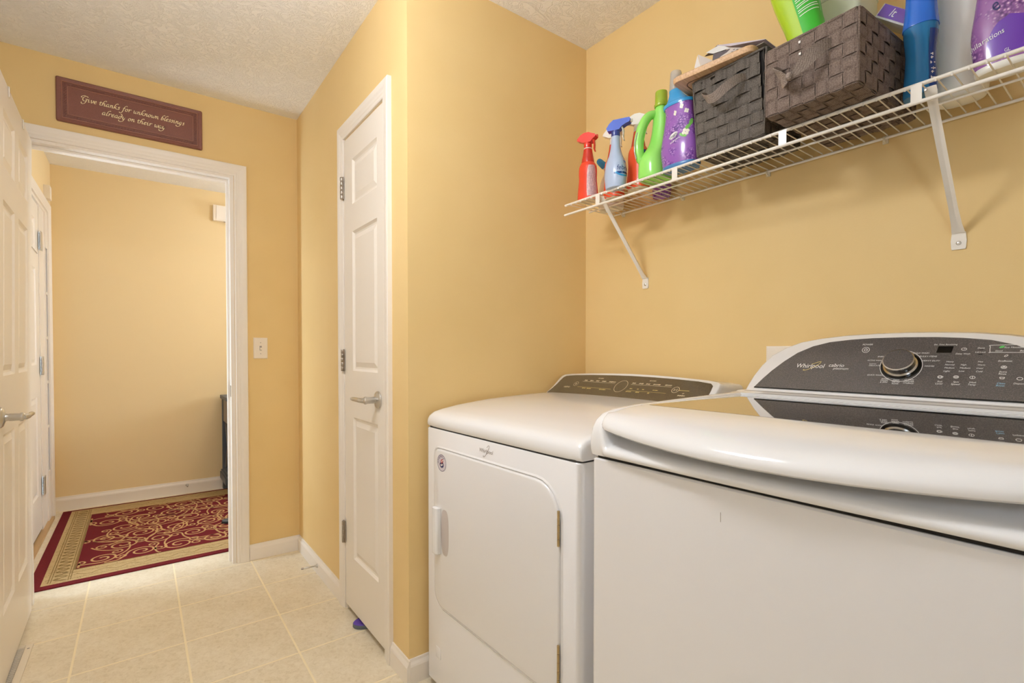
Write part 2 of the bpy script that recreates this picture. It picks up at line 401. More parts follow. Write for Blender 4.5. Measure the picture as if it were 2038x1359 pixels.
# ------------------------------------------------------------------ room shell
def wallbox(name, label, *a, m='yellow'):
    return struct(name, label, 'wall', box(B(), *a), M[m])
T = 0.115
wallbox('wall_right', 'yellow wall carrying the wire shelf behind the washer and dryer', XR, XR+T, YB, YF+T, 0, ZC)
wallbox('wall_nook', 'short yellow wall beside the dryer between closet and shelf wall', XCL+0.0, XR, YN, YN+T, 0, ZC)
WL = (-0.84, -0.50, 1.42, 1.76)     # side window added as fill light, out of view behind the camera's left shoulder
bm = box(B(), XL-T, XL, YB, WL[0], 0, ZC); box(bm, XL-T, XL, WL[1], YF, 0, ZC); box(bm, XL-T, XL, WL[0], WL[1], 0, WL[2]); box(bm, XL-T, XL, WL[0], WL[1], WL[3], ZC)
struct('wall_left', 'side wall behind the open panelled door, made cream white to bounce light', 'wall', bm, M['cream_bounce'])
wallbox('wall_rear', 'unseen wall opposite the doorway, behind the camera position, made cream white to bounce light', XL-T, XR+T, YB-T, YB, 0, ZC, m='cream_bounce')
CD0, CD1, CDH = 1.725, 2.172, 2.045          # closet door opening
bm = box(B(), XCL, XCL+T, YN+T, CD0, 0, ZC); box(bm, XCL, XCL+T, CD1, YF, 0, ZC); box(bm, XCL, XCL+T, CD0, CD1, CDH, ZC)
struct('wall_closet', 'yellow wall with the narrow closet door in it', 'wall', bm, M['yellow'])
DX0, DX1, DH = -0.402, 0.386, 2.045          # doorway opening
bm = box(B(), XL-T, DX0-0.018, YF, YF+T, 0, ZC); box(bm, DX1+0.018, XR, YF, YF+T, 0, ZC); box(bm, DX0-0.018, DX1+0.018, YF, YF+T, DH+0.018, ZC)
struct('wall_back', 'yellow wall with the open doorway and the thank-you plaque', 'wall', bm, M['yellow'])
YH = YF+T
wallbox('wall_hall_back', 'yellow hall wall seen straight through the doorway, paint lightened as if daylit', XHL-T, XHR+T, YHF, YHF+T, 0, ZC, m='yellow_daylit')
wallbox('wall_hall_front', 'hall side wall running on past the doorway', XR+T, XHR, YF, YH, 0, ZC)
bm = box(B(), XHR, XHR+T, YH, YHF, 0, 1.1); box(bm, XHR, XHR+T, YH, YHF, 1.9, ZC); box(bm, XHR, XHR+T, YH, 3.6, 1.1, 1.9); box(bm, XHR, XHR+T, 4.2, YHF, 1.1, 1.9)  # opening left for the assumed, unseen hall window
struct('wall_hall_right', 'hall end wall with a window assumed there to light the hall', 'wall', bm, M['yellow_daylit'])
EY0, EY1, EH = 3.115, 4.53, 2.06               # entry door unit
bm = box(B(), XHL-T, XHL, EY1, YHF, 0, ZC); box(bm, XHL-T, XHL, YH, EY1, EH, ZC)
struct('wall_hall_left', 'yellow hall wall above the white entry door, paint lightened as if daylit', 'wall', bm, M['yellow_daylit'])
struct('ceiling', 'off-white stippled ceiling over the laundry room', 'ceiling', box(B(), XL-T, XHR+T, YB-T, YHF+T, ZC, ZC+0.1), M['ceiling'])
# floor: grout bed and single vinyl tiles
fl = struct('floor', 'cream vinyl floor in large square tiles', 'floor', box(B(), XL-T, XHR+T, YB-T, YHF+T, -0.12, -0.0006), M['grout'])
gx = [0.131+0.338*i for i in range(-3, 10)]; gy = [2.958-0.335*i for i in range(-7, 15)]
tme = {}
k_ = 0
for i in range(len(gx)-1):
    for j in range(len(gy)-1):
        x0, x1, y1, y0 = gx[i], gx[i+1], gy[j], gy[j+1]
        if x1 < XL-0.05 or x0 > 2.2 or (x0 > XR and y1 < YF) or y1 < -0.75 or y0 > YHF: continue
        x0, x1, y0, y1 = max(x0, XL), x1 if x1 < XR+0.3 or y0 > YF else XR, max(y0, YB), min(y1, YHF)
        w_, h_ = round(x1-x0, 4), round(y1-y0, 4)
        if (w_, h_) not in tme:
            g = 0.0036
            b_ = box(B(), -w_/2+g, w_/2-g, -h_/2+g, h_/2-g, -0.0016, 0.0)
            bmesh.ops.bevel(b_, geom=[e for e in b_.edges if all(v.co.z > -0.001 for v in e.verts)], offset=0.0007, segments=1, affect='EDGES')
            me = bpy.data.meshes.new('tile'); b_.to_mesh(me); b_.free(); me.materials.append(M['tile']); tme[(w_, h_)] = me
        o = link('tile', tme[(w_, h_)], fl, ((x0+x1)/2, (y0+y1)/2, 0.0))
# ------------------------------------------------------------------ trim
CASE = [(0, 0.0), (0, 0.009), (0.004, 0.011), (0.012, 0.011), (0.017, 0.013), (0.024, 0.0135), (0.034, 0.0165), (0.044, 0.0175), (0.053, 0.0175), (0.0575, 0.0155), (0.0585, 0.0)]
def casing(bm, path, outs, nrm):
    """path points (3D) along the inner edge, outs: outward mitre vectors; nrm: away from the wall"""
    nrm = Vector(nrm)
    loft(bm, [[Vector(p)+Vector(o)*w_+nrm*t for w_, t in CASE] for p, o in zip(path, outs)])
    return bm
def ushape(bm, a0, a1, ztop, place, along, nrm):
    """casing round a doorway: a0, a1 the inner edges along the axis"""
    A = Vector(along); Z = Vector((0, 0, 1))
    casing(bm, [place(a0, 0.0), place(a0, ztop), place(a1, ztop), place(a1, 0.0)], [-A, -A+Z, A+Z, A], nrm)
# doorway trim
tr1 = struct('trim_1', 'white moulded casing and jambs around the open doorway', 'door trim')
bm = B(); ushape(bm, DX0-0.02, DX1+0.02, 2.058, lambda a, z: (a, YF, z), (1, 0, 0), (0, -1, 0)); obj('casing', bm, M['trim'], tr1)
bm = B(); ushape(bm, DX0-0.02, DX1+0.02, 2.058, lambda a, z: (a, YH, z), (1, 0, 0), (0, 1, 0)); obj('casing', bm, M['trim'], tr1)
for x0, x1 in ((DX0-0.018, DX0), (DX1, DX1+0.018)):
    obj('jamb', box(B(), x0, x1, YF-0.001, YH+0.001, 0, DH+0.018), M['trim'], tr1, bevel=0.0015)
obj('head_jamb', box(B(), DX0, DX1, YF-0.001, YH+0.001, DH, DH+0.018), M['trim'], tr1, bevel=0.0015)
for a in ((DX0, DX0+0.011, YF+0.04, YF+0.075, 0, DH), (DX1-0.011, DX1, YF+0.04, YF+0.075, 0, DH)):
    obj('door_stop', box(B(), *a), M['trim'], tr1, bevel=0.002)
obj('door_stop', box(B(), DX0+0.011, DX1-0.011, YF+0.04, YF+0.075, DH-0.011, DH), M['trim'], tr1, bevel=0.002)
obj('strike_plate', box(B(), DX1-0.0012, DX1+0.0005, YF+0.008, YF+0.034, 0.89, 0.95), M['silver'], tr1, bevel=0.0004)
# closet casing
tr2 = struct('trim_2', 'white moulded casing around the narrow closet door', 'door trim')
bm = B(); ushape(bm, 1.733, CD1, 2.05, lambda a, z: (XCL, a, z), (0, 1, 0), (-1, 0, 0)); obj('casing', bm, M['trim'], tr2)
for y0, y1 in ((CD0, CD0+0.008), (CD1-0.008, CD1)):
    obj('jamb', box(B(), XCL-0.001, XCL+T, y0, y1, 0, CDH), M['trim'], tr2)
obj('head_jamb', box(B(), XCL-0.001, XCL+T, CD0, CD1, CDH-0.008, CDH), M['trim'], tr2)
# baseboards
def baseboard(name, label, p0, p1, nrm, h=0.083, t=0.0125):
    p0, p1, n = Vector(p0), Vector(p1), Vector(nrm); Z = Vector((0, 0, 1))
    prof = [(0, 0), (t, 0), (t, h*0.72), (t*0.85, h*0.80), (t*0.5, h*0.9), (t*0.38, h), (0, h)]
    bm = B(); prism(bm, [p0+n*a+Z*z for a, z in prof], p1-p0)
    return struct(name, label, 'baseboard', bm, M['trim'])
g = 0.0003
baseboard('baseboard_back', 'white baseboard between the doorway casing and the closet corner', (DX1+0.079, YF-g, 0), (XCL-g, YF-g, 0), (0, -1, 0))
baseboard('baseboard_closet', 'white baseboard beyond the closet door, with the spring doorstop', (XCL-g, CD1+0.0586, 0), (XCL-g, YF-0.0126, 0), (-1, 0, 0))
baseboard('baseboard_corner', 'short white baseboard between the closet casing and the outer corner', (XCL-g, YN-0.0126, 0), (XCL-g, 1.6744, 0), (-1, 0, 0))
baseboard('baseboard_nook', 'white baseboard turning in beside the dryer', (XCL, YN-g, 0), (XR-g, YN-g, 0), (0, -1, 0))
baseboard('baseboard_hall', 'white baseboard along the far hall wall', (XHL+g, YHF-g, 0), (XHR, YHF-g, 0), (0, -1, 0), h=0.10)
baseboard('baseboard_left', 'white baseboard along the side wall behind the open door', (XL+g, YB, 0), (XL+g, YF-0.03, 0), (1, 0, 0))

# ------------------------------------------------------------------ panelled doors
def panel_mesh(y0, y1, z0, z1, face, sgn, back):
    """raised panel in the plane x=face, looking along sgn*x; rings step into the slab"""
    bm = B(); rings = []
    for ins, d in ((0, 0), (0.004, -0.0035), (0.009, -0.0075), (0.016, -0.0085), (0.034, -0.003), (0.036, -0.0022)):
        x = face+sgn*d
        rings.append([(x, y0+ins, z0+ins), (x, y1-ins, z0+ins), (x, y1-ins, z1-ins), (x, y0+ins, z1-ins)])
    xb = back
    rings.insert(0, [(xb, y0, z0), (xb, y1, z0), (xb, y1, z1), (xb, y0, z1)])
    return loft(bm, rings)
def slab(bm, x0, x1, y0, y1, z0, z1, cols, rows):
    """stiles and rails: everything but the panel openings"""
    ys = [y0]+[v for c in cols for v in c]+[y1]; zs = [z0]+[v for r in rows for v in r]+[z1]
    for i in range(0, len(ys)-1, 2): box(bm, x0, x1, ys[i], ys[i+1], z0, z1)
    for c in cols:
        for j in range(0, len(zs)-1, 2): box(bm, x0, x1, c[0], c[1], zs[j], zs[j+1])
    bmesh.ops.remove_doubles(bm, verts=bm.verts, dist=1e-5)
    return bm
def lever(parent, p, d, along, L_=0.105):
    """round rose, shank along d, lever paddle along 'along'"""
    p, d, a = Vector(p), Vector(d), Vector(along)
    h_ = obj('lever_handle', axial(B(), p, d, [(0, 0.0325), (0.004, 0.0325), (0.008, 0.029), (0.011, 0.018), (0.013, 0.0125), (0.02, 0.0115), (0.022, 0.0125), (0.045, 0.0125), (0.048, 0.0145), (0.053, 0.0145), (0.056, 0.011), (0.060, 0.0085)], 28), M['chrome'], parent, smooth=True)
    q = p+d*0.057
    bm = B(); rings = []
    up = Vector((0, 0, 1))
    for t, rw, rz, off in ((-0.010, 0.005, 0.006, 0), (0.0, 0.0075, 0.0095, 0.004), (0.03, 0.006, 0.009, 0.008), (0.07, 0.005, 0.0085, 0.006), (0.095, 0.0045, 0.0075, 0.008), (L_, 0.003, 0.005, 0.011)):
        c = q+a*t+d*off
        rings.append([c+d*(rw*math.cos(s))+up*(rz*math.sin(s)) for s in [2*math.pi*i/12 for i in range(12)]])
    loft(bm, rings); obj('lever_paddle', bm, M['chrome'], h_, smooth=True)
def hinge(parent, x, y, z0, z1, d=(-1, 0, 0), mname='chrome', rad=0.0065, leafw=0.011):
    n = 5; bm = B(); step = (z1-z0)/n
    for i in range(n):
        axial(bm, (x, y, z0+i*step+0.0004), (0, 0, 1), [(0, rad*0.9), (0.001, rad), (step-0.0018, rad), (step-0.0008, rad*0.9)], 12)
    box(bm, x+0.002, x+0.006, y-leafw, y+leafw, z0, z1)
    o = obj('hinge', bm, M[mname], parent, smooth=True); return o
# open laundry door (built along y then turned about its hinge)
ROWS = [(0.255, 0.855), (1.05, 1.632), (1.745, 1.932)]
dr1 = struct('door_1', 'white six-panel door standing open against the side wall', 'door', loc=(-0.4035, 2.949, 0))
W1 = 0.756
bm = slab(B(), -0.0175, 0.0175, -W1, 0, 0.012, 2.033, [(-W1+0.115, -W1+0.335), (-0.335, -0.115)], ROWS)
obj('slab', bm, M['door'], dr1, world=False)
for y0, y1 in ((-W1+0.115, -W1+0.335), (-0.335, -0.115)):
    for z0, z1 in ROWS:
        obj('panel', panel_mesh(y0, y1, z0, z1, 0.0175, 1, 0.0), M['door'], dr1, world=False)
        obj('panel', panel_mesh(y0, y1, z0, z1, -0.0175, -1, 0.0), M['door'], dr1, world=False)
def local_lever(parent, p, d, along):
    loc = wloc(parent); lever(parent, Vector(p)+loc, d, along)
local_lever(dr1, (0.0175, -W1+0.062, 0.918), (1, 0, 0), (0, 1, 0))
dr1.rotation_euler = (0, 0.0115, math.radians(1.2))     # leaned slightly so its edges line up in the camera view
for z0 in (0.20, 1.0, 1.78):
    axial_b = axial(B(), (-0.005, 0.006, z0), (0, 0, 1), [(0, 0.006), (0.09, 0.006)], 10)
    obj('hinge', axial_b, M['chrome'], dr1, world=False, smooth=True)
# over-door hooks
for y, lab in ((2.405, 'white over-door hook nearer the door edge, on top of the open door'), (2.71, 'white over-door hook nearer the hinges, on top of the open door')):
    fx = -0.4035+0.0175+0.0115*2.03+(2.949-y)*math.tan(math.radians(1.2))
    t = thing('door_hook', lab, 'hook', (fx, y, 2.0345), group='over-door hooks')
    bm = B(); w_ = 0.012
    prof = [(-0.0405, -0.045), (-0.039, -0.045), (-0.039, 0.0), (0.0012, 0.0), (0.0012, -0.034), (0.0032, -0.034), (0.0032, 0.0018), (-0.0405, 0.0018)]
    prism(bm, [(a, -w_/2, z) for a, z in prof], (0, w_, 0)); obj('strap', bm, M['wire'], t, world=False)
# closet door
dr2 = struct('door_2', 'narrow white three-panel closet door, closed', 'door', loc=(0.7145, 2.163, 0))
fx = 0.7145
col = [(1.792, 2.062)]
bm = slab(B(), fx, fx+0.035, 1.735, 2.163, 0.028, 2.036, col, ROWS); obj('slab', bm, M['door'], dr2)
for z0, z1 in ROWS: obj('panel', panel_mesh(1.792, 2.062, z0, z1, fx, -1, fx+0.034), M['door'], dr2)
lever(dr2, (fx, 1.786, 0.949), (-1, 0, 0), (0, 1, 0))
for z0, z1 in ((1.79, 1.885), (1.045, 1.14), (0.295, 0.39)): hinge(dr2, fx-0.009, 2.169, z0, z1, mname='nickel')

# ------------------------------------------------------------------ entry door with sidelights
dr3 = struct('door_3', 'white panelled entry door at the end of the hall wall', 'door', loc=(XHL, 4.23, 0))
fx = XHL-0.008
cols3 = [(3.44, 3.72), (3.80, 4.11)]
bm = slab(B(), fx-0.04, fx, 3.32, 4.228, 0.03, 2.035, cols3, ROWS); obj('slab', bm, M['door'], dr3)
for c in cols3:
    for z0, z1 in ROWS: obj('panel', panel_mesh(c[0], c[1], z0, z1, fx, 1, fx-0.03), M['door'], dr3)
obj('door_sweep', box(B(), fx-0.036, fx-0.004, 3.32, 4.228, 0.006, 0.03), M['sweep'], dr3)
for z0, z1 in ((1.76, 1.875), (0.985, 1.10), (0.235, 0.35)): hinge(dr3, fx+0.010, 4.234, z0, z1, mname='chrome', rad=0.008, leafw=0.03)
tr3 = struct('trim_3', 'white casing, posts and sill of the entry door unit', 'door trim')
bm = B(); casing(bm, [(XHL, EY1, 0), (XHL, EY1, EH), (XHL, YH+0.0005, EH)], [(0, 1, 0), (0, 1, 1), (0, 0, 1)], (1, 0, 0)); obj('casing', bm, M['trim'], tr3)
for y0, y1 in ((4.2315, 4.415), (3.258, 3.314)): obj('post', box(B(), XHL-T, XHL-0.004, y0, y1, 0, EH-0.02), M['trim'], tr3, bevel=0.002)
for y0, y1 in ((4.51, 4.53), (3.105, 3.125)): obj('jamb', box(B(), XHL-T, XHL, y0, y1, 0, EH-0.02), M['trim'], tr3)
obj('head_jamb', box(B(), XHL-T, XHL, 3.105, 4.53, EH-0.02, EH), M['trim'], tr3)
obj('threshold', box(B(), XHL-T-0.02, XHL+0.02, 3.12, 4.53, 0.0, 0.018), M['threshold'], tr3, bevel=0.004)
for n_, (y0, y1) in enumerate(((4.415, 4.51), (3.125, 3.258)), 1):  # near sidelight is out of view, assumed from the light on the closet wall
    wn = struct('window_%d' % n_, ['narrow sidelight window beyond the entry door', 'narrow unseen sidelight window assumed on the near side of the entry door'][n_-1], 'window', loc=(XHL-0.05, y0, 0))
    ya, yb = (y0+0.004, y0+0.084) if n_ == 1 else (y0+0.010, y1-0.025)
    xo = 0.034 if n_ == 1 else 0.0      # the far sidelight sits almost flush with the wall
    bm = box(B(), XHL-0.075+xo, XHL-0.03+xo, y0, y1, 0.018, 0.34); box(bm, XHL-0.075+xo, XHL-0.03+xo, y0, y1, 1.81, EH-0.02)
    box(bm, XHL-0.075+xo, XHL-0.03+xo, y0, ya, 0.34, 1.81); box(bm, XHL-0.075+xo, XHL-0.03+xo, yb, y1, 0.34, 1.81); obj('frame', bm, M['trim'], wn)
    st = (1.81-0.34)/5
    for i in range(1, 5): obj('muntin', box(B(), XHL-0.060+xo, XHL-0.033+xo, ya, yb, 0.34+i*st-0.009, 0.34+i*st+0.009), M['trim'], wn)
    for i in range(5): obj('pane', box(B(), XHL-0.046+xo, XHL-0.042+xo, ya, yb, 0.34+i*st, 0.34+(i+1)*st), M['frosted' if n_ == 1 else 'pane'], wn)
wn = struct('window_3', 'unseen window assumed at the end of the hall to light it', 'window', loc=(XHR, 3.9, 1.45))  # out-of-view window, assumed as a daylight source to brighten the hall
bm = B()
for a in ((3.60, 3.64, 1.1, 1.9), (4.16, 4.20, 1.1, 1.9), (3.64, 4.16, 1.1, 1.14), (3.64, 4.16, 1.86, 1.9), (3.64, 4.16, 1.48, 1.52)): box(bm, XHR+0.03, XHR+0.08, *a)
obj('frame', bm, M['trim'], wn); obj('pane', box(B(), XHR+0.05, XHR+0.054, 3.62, 4.18, 1.12, 1.88), M['pane'], wn)

wn = struct('window_4', 'unseen side window added behind the camera to fill the washer front', 'window', loc=(XL, -0.4, 1.5))  # added window, put in out of view for fill light
bm = B()
for a in ((WL[0], WL[0]+.04, WL[2], WL[3]), (WL[1]-.04, WL[1], WL[2], WL[3]), (WL[0]+.04, WL[1]-.04, WL[2], WL[2]+.04), (WL[0]+.04, WL[1]-.04, WL[3]-.04, WL[3]), (WL[0]+.04, WL[1]-.04, 1.58, 1.60)): box(bm, XL-.09, XL-.04, *a)
obj('frame', bm, M['trim'], wn); obj('pane', box(B(), XL-.066, XL-.062, WL[0]+.03, WL[1]-.03, WL[2]+.03, WL[3]-.03), M['pane'], wn)
# ------------------------------------------------------------------ ceiling lamps
def dome(name, label, loc, glass, r=0.165):
    t = thing(name, label, 'lamp', loc)
    obj('base_ring', axial(B(), (0, 0, ZC-loc[2]-0.0005), (0, 0, -1), [(0, r*1.02), (0.018, r*1.02), (0.022, r*0.95)], 40), M['chrome'], t, world=False, smooth=True)
    obj('stem', axial(B(), (0, 0, ZC-loc[2]-0.022), (0, 0, -1), [(0, 0.012), (ZC-loc[2]-0.11, 0.012)], 16), M['chrome'], t, world=False, smooth=True)
    hh = 0.085
    prof = [(hh-hh*math.cos(a), max(0.012, r*math.sin(a))) for a in [math.pi*(i+0.6)/16 for i in range(16)]]
    obj('shade', axial(B(), (0, 0, hh), (0, 0, -1), prof, 40), M[glass], t, world=False, smooth=True)
for p_ in LAMP: dome('unseen_ceiling_lamp', 'round opal ceiling lamp assumed out of view over the laundry floor', p_, 'lampglass')  # unseen lamp, assumed from the room's shadows and highlights
dome('unseen_ceiling_lamp', 'round opal ceiling lamp added out of view to brighten the hall', (0.95, 3.75, 2.24), 'hall_fill_glass')  # extra lamp, added unseen to brighten the hall

# ------------------------------------------------------------------ washing machine
WY0, WY1, WX0, WX1, WYC = 0.033, 0.733, 0.76, 1.535, 0.383
ws = thing('washing_machine', 'white top-loading washing machine with a charcoal control console, nearer the camera than the dryer', 'washing machine', (WX0, WYC, 0))
bm = B()
r_ = 0.014
def rrect(x0, x1, y0, y1, r, z, n=5):
    out = []
    for cx, cy, a0 in ((x1-r, y1-r, 0), (x0+r, y1-r, 90), (x0+r, y0+r, 180), (x1-r, y0+r, 270)):
        for i in range(n+1):
            a = math.radians(a0+90*i/n); out.append((cx+r*math.cos(a), cy+r*math.sin(a), z))
    return out
loft(bm, [rrect(WX0, WX1, WY0, WY1, r_, 0.03), rrect(WX0, WX1, WY0, WY1, r_, 0.905), rrect(WX0+.003, WX1-.003, WY0+.003, WY1-.003, r_, 0.9085)])
obj('cabinet', bm, M['enamel'], ws, smooth=True)
obj('gasket', loft(B(), [rrect(WX0+.006, WX1-.006, WY0+.006, WY1-.006, r_, 0.9075), rrect(WX0+.006, WX1-.006, WY0+.006, WY1-.006, r_, 0.9165)]), M['seam'], ws)
for x in (WX0+.06, WX1-.06):
    for y in (WY0+.06, WY1-.06): obj('foot', cyl(B(), (x, y, 0.0005), (x, y, 0.031), 0.022), M['seam'], ws)
obj('scratch', box(B(), WX0-0.0003, WX0+0.001, 0.4405, 0.4415, 0.850, 0.866), M['grey_print'], ws)
def sstep(t): t = max(0, min(1, t)); return t*t*(3-2*t)
PA = [(.760, .9145), (.757, .924), (.7555, .940), (.7565, .958), (.7605, .975), (.769, .989), (.784, 1.000), (.81, 1.007), (.88, 1.012), (1.02, 1.0155), (1.18, 1.018), (1.32, 1.020)]
def PBf(u):
    b = .012*max(0, 1-u*u)
    return [(.760, .9145), (.7535-b, .9185), (.7505-b, .9245), (.7525-b, .9305), (.760-b*.9, .9355), (.772-b*.7, .939), (.786-b*.4, .943), (.80, .952), (.83, .970), (.90, .980), (1.10, .984), (1.32, .986)]
cols = [(1, -1)]+[(1.0, .62), (.9985, .80), (.994, .90), (.986, .955), (.974, .985), (.955, 1.0), (.935, 1.0)]
bm = B(); grid = []
ys = [(u, k, 0) for u, k in cols]+[(u, 1, 1) for u in (.92, .905, .89, .875, .86, .84, .8, .7, .55, .35, .12)]
ys = ys+[(-u, k, s) for u, k, s in ys[::-1]]
for u, k, s in ys:
    y = WYC+u*0.35; A = PA; Bq = PBf(u); row = []
    t = sstep((.925-abs(u))/.065)
    for (ax, az), (bx, bz) in zip(A, Bq):
        z = az+(bz-az)*t; x = ax+(bx-ax)*t
        if k < 0: z = .9145; x = min(max(ax, .766), 1.5)
        else: z = .9145+(z-.9145)*k; x = x+(1-k)*0.012*(1 if ax < .8 else 0)
        row.append((x, y, z))
    grid.append(row)
loft(bm, grid, False, False, closed=False)
obj('top_frame', bm, M['enamel_plastic'], ws, smooth=True, angle=70)
bm = B()
prism(bm, [(1.3085, WY0+.001, .9145), (1.535, WY0+.001, .9145), (1.535, WY0+.001, 1.022), (1.345, WY0+.001, 1.022), (1.3385, WY0+.001, 1.0195), (1.3085, WY0+.001, 1.0185)], (0, .698, 0))
obj('rear_deck', bm, M['enamel_plastic'], ws, bevel=0.004)
obj('rear_groove', box(B(), 1.3465, 1.3495, WY0+.02, WY1-.02, 1.0215, 1.0224), M['seam'], ws)
# lid
lid_prof = lambda u: (lambda b, zl: [(.83, zl+.02), (.80, zl+.006), (.770-b, zl+.0005), (.762-b, zl+.001), (.757-b, zl+.0045), (.7555-b, zl+.010), (.7575-b, zl+.017), (.764-b*.97, zl+.026), (.776-b*.9, zl+.035), (.797-b*.75, min(zl+.044, 1.0035)), (.83-b*.45, 1.0088), (.868-b*.1, 1.0120), (.888, 1.0128)])(.043*(1-u*u), .9535+.0145*u*u)
bm = B(); rows = []
us = [(1, .0), (.995, .35), (.985, .62), (.97, .82), (.95, .94), (.92, 1), (.85, 1), (.75, 1), (.6, 1), (.42, 1), (.22, 1), (0, 1)]
us = us+[(-u, k) for u, k in us[-2::-1]]
for u, k in us:
    pr = lid_prof(u); cx, cz = .83, 1.0
    rows.append([(max(cx+(x-cx)*(.90+.10*k), .73-.02) if x < cx else x, WYC+u*.322, cz+(z-cz)*(.88+.12*k) if x < .86 else z-(1-k)*.0012) for x, z in pr])
loft(bm, rows, True, True, closed=False)
# flat frame round the glass
GX0, GX1, GY0, GY1 = .894, 1.288, WYC-.306, WYC+.306
for a in ((.888, GX0, WYC-.322, WYC+.322), (GX1, 1.302, WYC-.322, WYC+.322), (GX0, GX1, WYC-.322, GY0), (GX0, GX1, GY1, WYC+.322)):
    box(bm, a[0], a[1], a[2], a[3], .990, 1.0128)
lid = obj('lid', bm, M['enamel_plastic'], ws, smooth=True, angle=35)
obj('lid_glass', box(B(), GX0+.0006, GX1-.0006, GY0+.0006, GY1-.0006, 1.0, 1.0131), M['lidglass'], lid)
obj('lid_seam', box(B(), .90, 1.306, WYC-.3225, WYC+.3225, .986, .9895), M['seam'], lid)
# console
def plane_map(P0, tilt, off=0.0):
    P0 = Vector(P0); t = Vector((tilt[0], 0, tilt[1])).normalized(); n = Vector((-t.z, 0, t.x)); e = Vector((0, -1, 0))
    return lambda u, v, o=0.0: P0+e*u+t*v+n*(off+o)
wm = plane_map((1.392, WYC, 1.033), (.77, 1.0))
def lay(u, v):
    # layout measured on a steeper face; carry it over to the console's real tilt
    xo, zo = 1.392+.4472*v, -.0968+.8944*v
    k = 1.46654/(xo-.77*zo)
    return WYC-(WYC-u)*k, (zo*k+.0968)/.79235
wl = lambda u, v, o=0.0: wm(*lay(u, v), o)
half = [(-.350, -.014), (-.345, .006), (-.336, .033), (-.320, .067), (-.298, .098), (-.265, .122), (-.2285, .1386), (-.180, .149), (-.126, .1558), (-.06, .159), (0, .1602)]
half = [lay(u, v) for u, v in half]; uc = half[-1][0]
out = half+[(2*uc-u, v) for u, v in half[-2::-1]]
def inset_poly(poly, k, cu=0, cv=.07): return [(u*(1-k/abs(.35)), v-(k if v > .02 else -k*.3)) for u, v in poly]
bm = B()
back = [(1.535, WYC-u, max(1.012, wm(u, v).z-.004)) for u, v in out]
mid = [(min(1.534, wm(u, v, -.02).x+.02), WYC-u, wm(u, v).z+.001) for u, v in out]
loft(bm, [[wm(u*.985, v-.0035, .0) for u, v in out], [wm(u*.995, v-.001, -.0015) for u, v in out], [wm(u, v, -.006) for u, v in out], mid, back])
con = obj('console', bm, M['enamel_plastic'], ws, smooth=True, angle=50)
ph = [(-.3253, -.004), (-.3065, .0235), (-.2878, .0480), (-.2600, .078), (-.2303, .1040), (-.195, .1235), (-.1568, .1353), (-.110, .1415), (-.0613, .1448), (0, .1458)]
ph = [lay(u, v) for u, v in ph]
pout = ph+[(2*uc-u, v) for u, v in ph[-2::-1]]
bm = B(); loft(bm, [[wm(u, v, -.004) for u, v in pout], [wm(u, v, .0012) for u, v in pout], [wm(u*.997, v-.0005*(1 if v > .05 else -1), .002) for u, v in pout]])
obj('control_panel', bm, M['console'], con)
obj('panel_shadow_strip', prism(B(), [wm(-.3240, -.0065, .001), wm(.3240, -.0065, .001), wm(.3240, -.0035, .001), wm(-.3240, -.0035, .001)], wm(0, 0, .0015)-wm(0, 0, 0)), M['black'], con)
pm = lambda u, v: wl(u, v, .0024)
bm = B()
put_text(bm, 'Whirlpool', .068, pm, -.191, .0652, .22, 1.05)
put_text(bm, 'cabrio', .0345, pm, -.129, .0683, .2, 0.95); put_text(bm, 'platinum', .033, pm, -.118, .0592, .35, .8)
for t, u, v, w_ in (('POWER', -.0698, .1265, .0215), ('COLD WASH', .0378, .1032, .029), ('BULKY ITEMS', .0514, .0948, .031), ('HEAVY DUTY', .0578, .0839, .031), ('WHITES', .0561, .0703, .0175), ('SHEETS', -.0355, .0935, .018),
    ('ACTIVE WEAR', -.0492, .0831, .030), ('handwash', -.052, .0742, .014), ('DELICATE', -.0474, .0695, .023), ('QUICK WASH', -.0436, .0441, .031), ('RINSE/', -.0215, .0350, .014), ('DRAIN', -.0229, .0308, .014), ('& SPIN', -.0235, .0264, .014),
    ('DEEP', -.0, .0325, .0115), ('WATER', -.0004, .0283, .0155), ('SOAK', -.0008, .0240, .013), ('CLEAN', .0238, .0350, .0165), ('WASHER', .0235, .0306, .020), ('with', .0168, .0270, .007), ('affresh', .0268, .0262, .0125),
    ('Est. Time Remaining', .0792, .1248, .040), ('Delay Wash', .1103, .1017, .0235), ('Done', .1387, .1157, .011), ('Lid Lock', .1384, .1057, .0165), ('Heavy', .091, .0823, .0125), ('Normal', .091, .0749, .0155), ('Medium', .0913, .0671, .0165),
    ('Light', .0877, .0593, .0105), ('High', .114, .0751, .0088), ('Medium', .1171, .0676, .0165), ('Low', .1123, .0601, .009), ('Hot', .1404, .083, .0078), ('Warm', .1421, .0755, .0118), ('Cool', .1401, .0676, .0098), ('Cold', .1401, .0601, .0098),
    ('Soil', .0782, .0335, .0078), ('Level', .0775, .0283, .0115), ('Spin', .1055, .0340, .009), ('Speed', .1048, .0286, .0140), ('Wash', .1318, .0342, .0115), ('Temp', .1310, .0290, .0125), ('Eco Monitor', .188, .1169, .027), ('Good', .1663, .1088, .0105), ('Best', .2023, .1091, .009),
    ('EcoBoost', .1777, .0854, .0205), ('Extra', .1764, .0605, .011), ('Rinse', .1758, .0558, .0115), ('Dispenser', .2040, .0353, .021)):
    put_text(bm, t, w_, pm, u, v, .28, .95)
W_ = .00045
for cx, cy, r in ((-.0721, .1116, .0072), (-.0721, .1116, .0033)): ribbon(bm, ring2(cx, cy, r*1.05, r), W_*1.1, pm, closed=True)
ribbon(bm, [(-.0721, .1116), (-.0716, .1152)], W_*.8, pm)
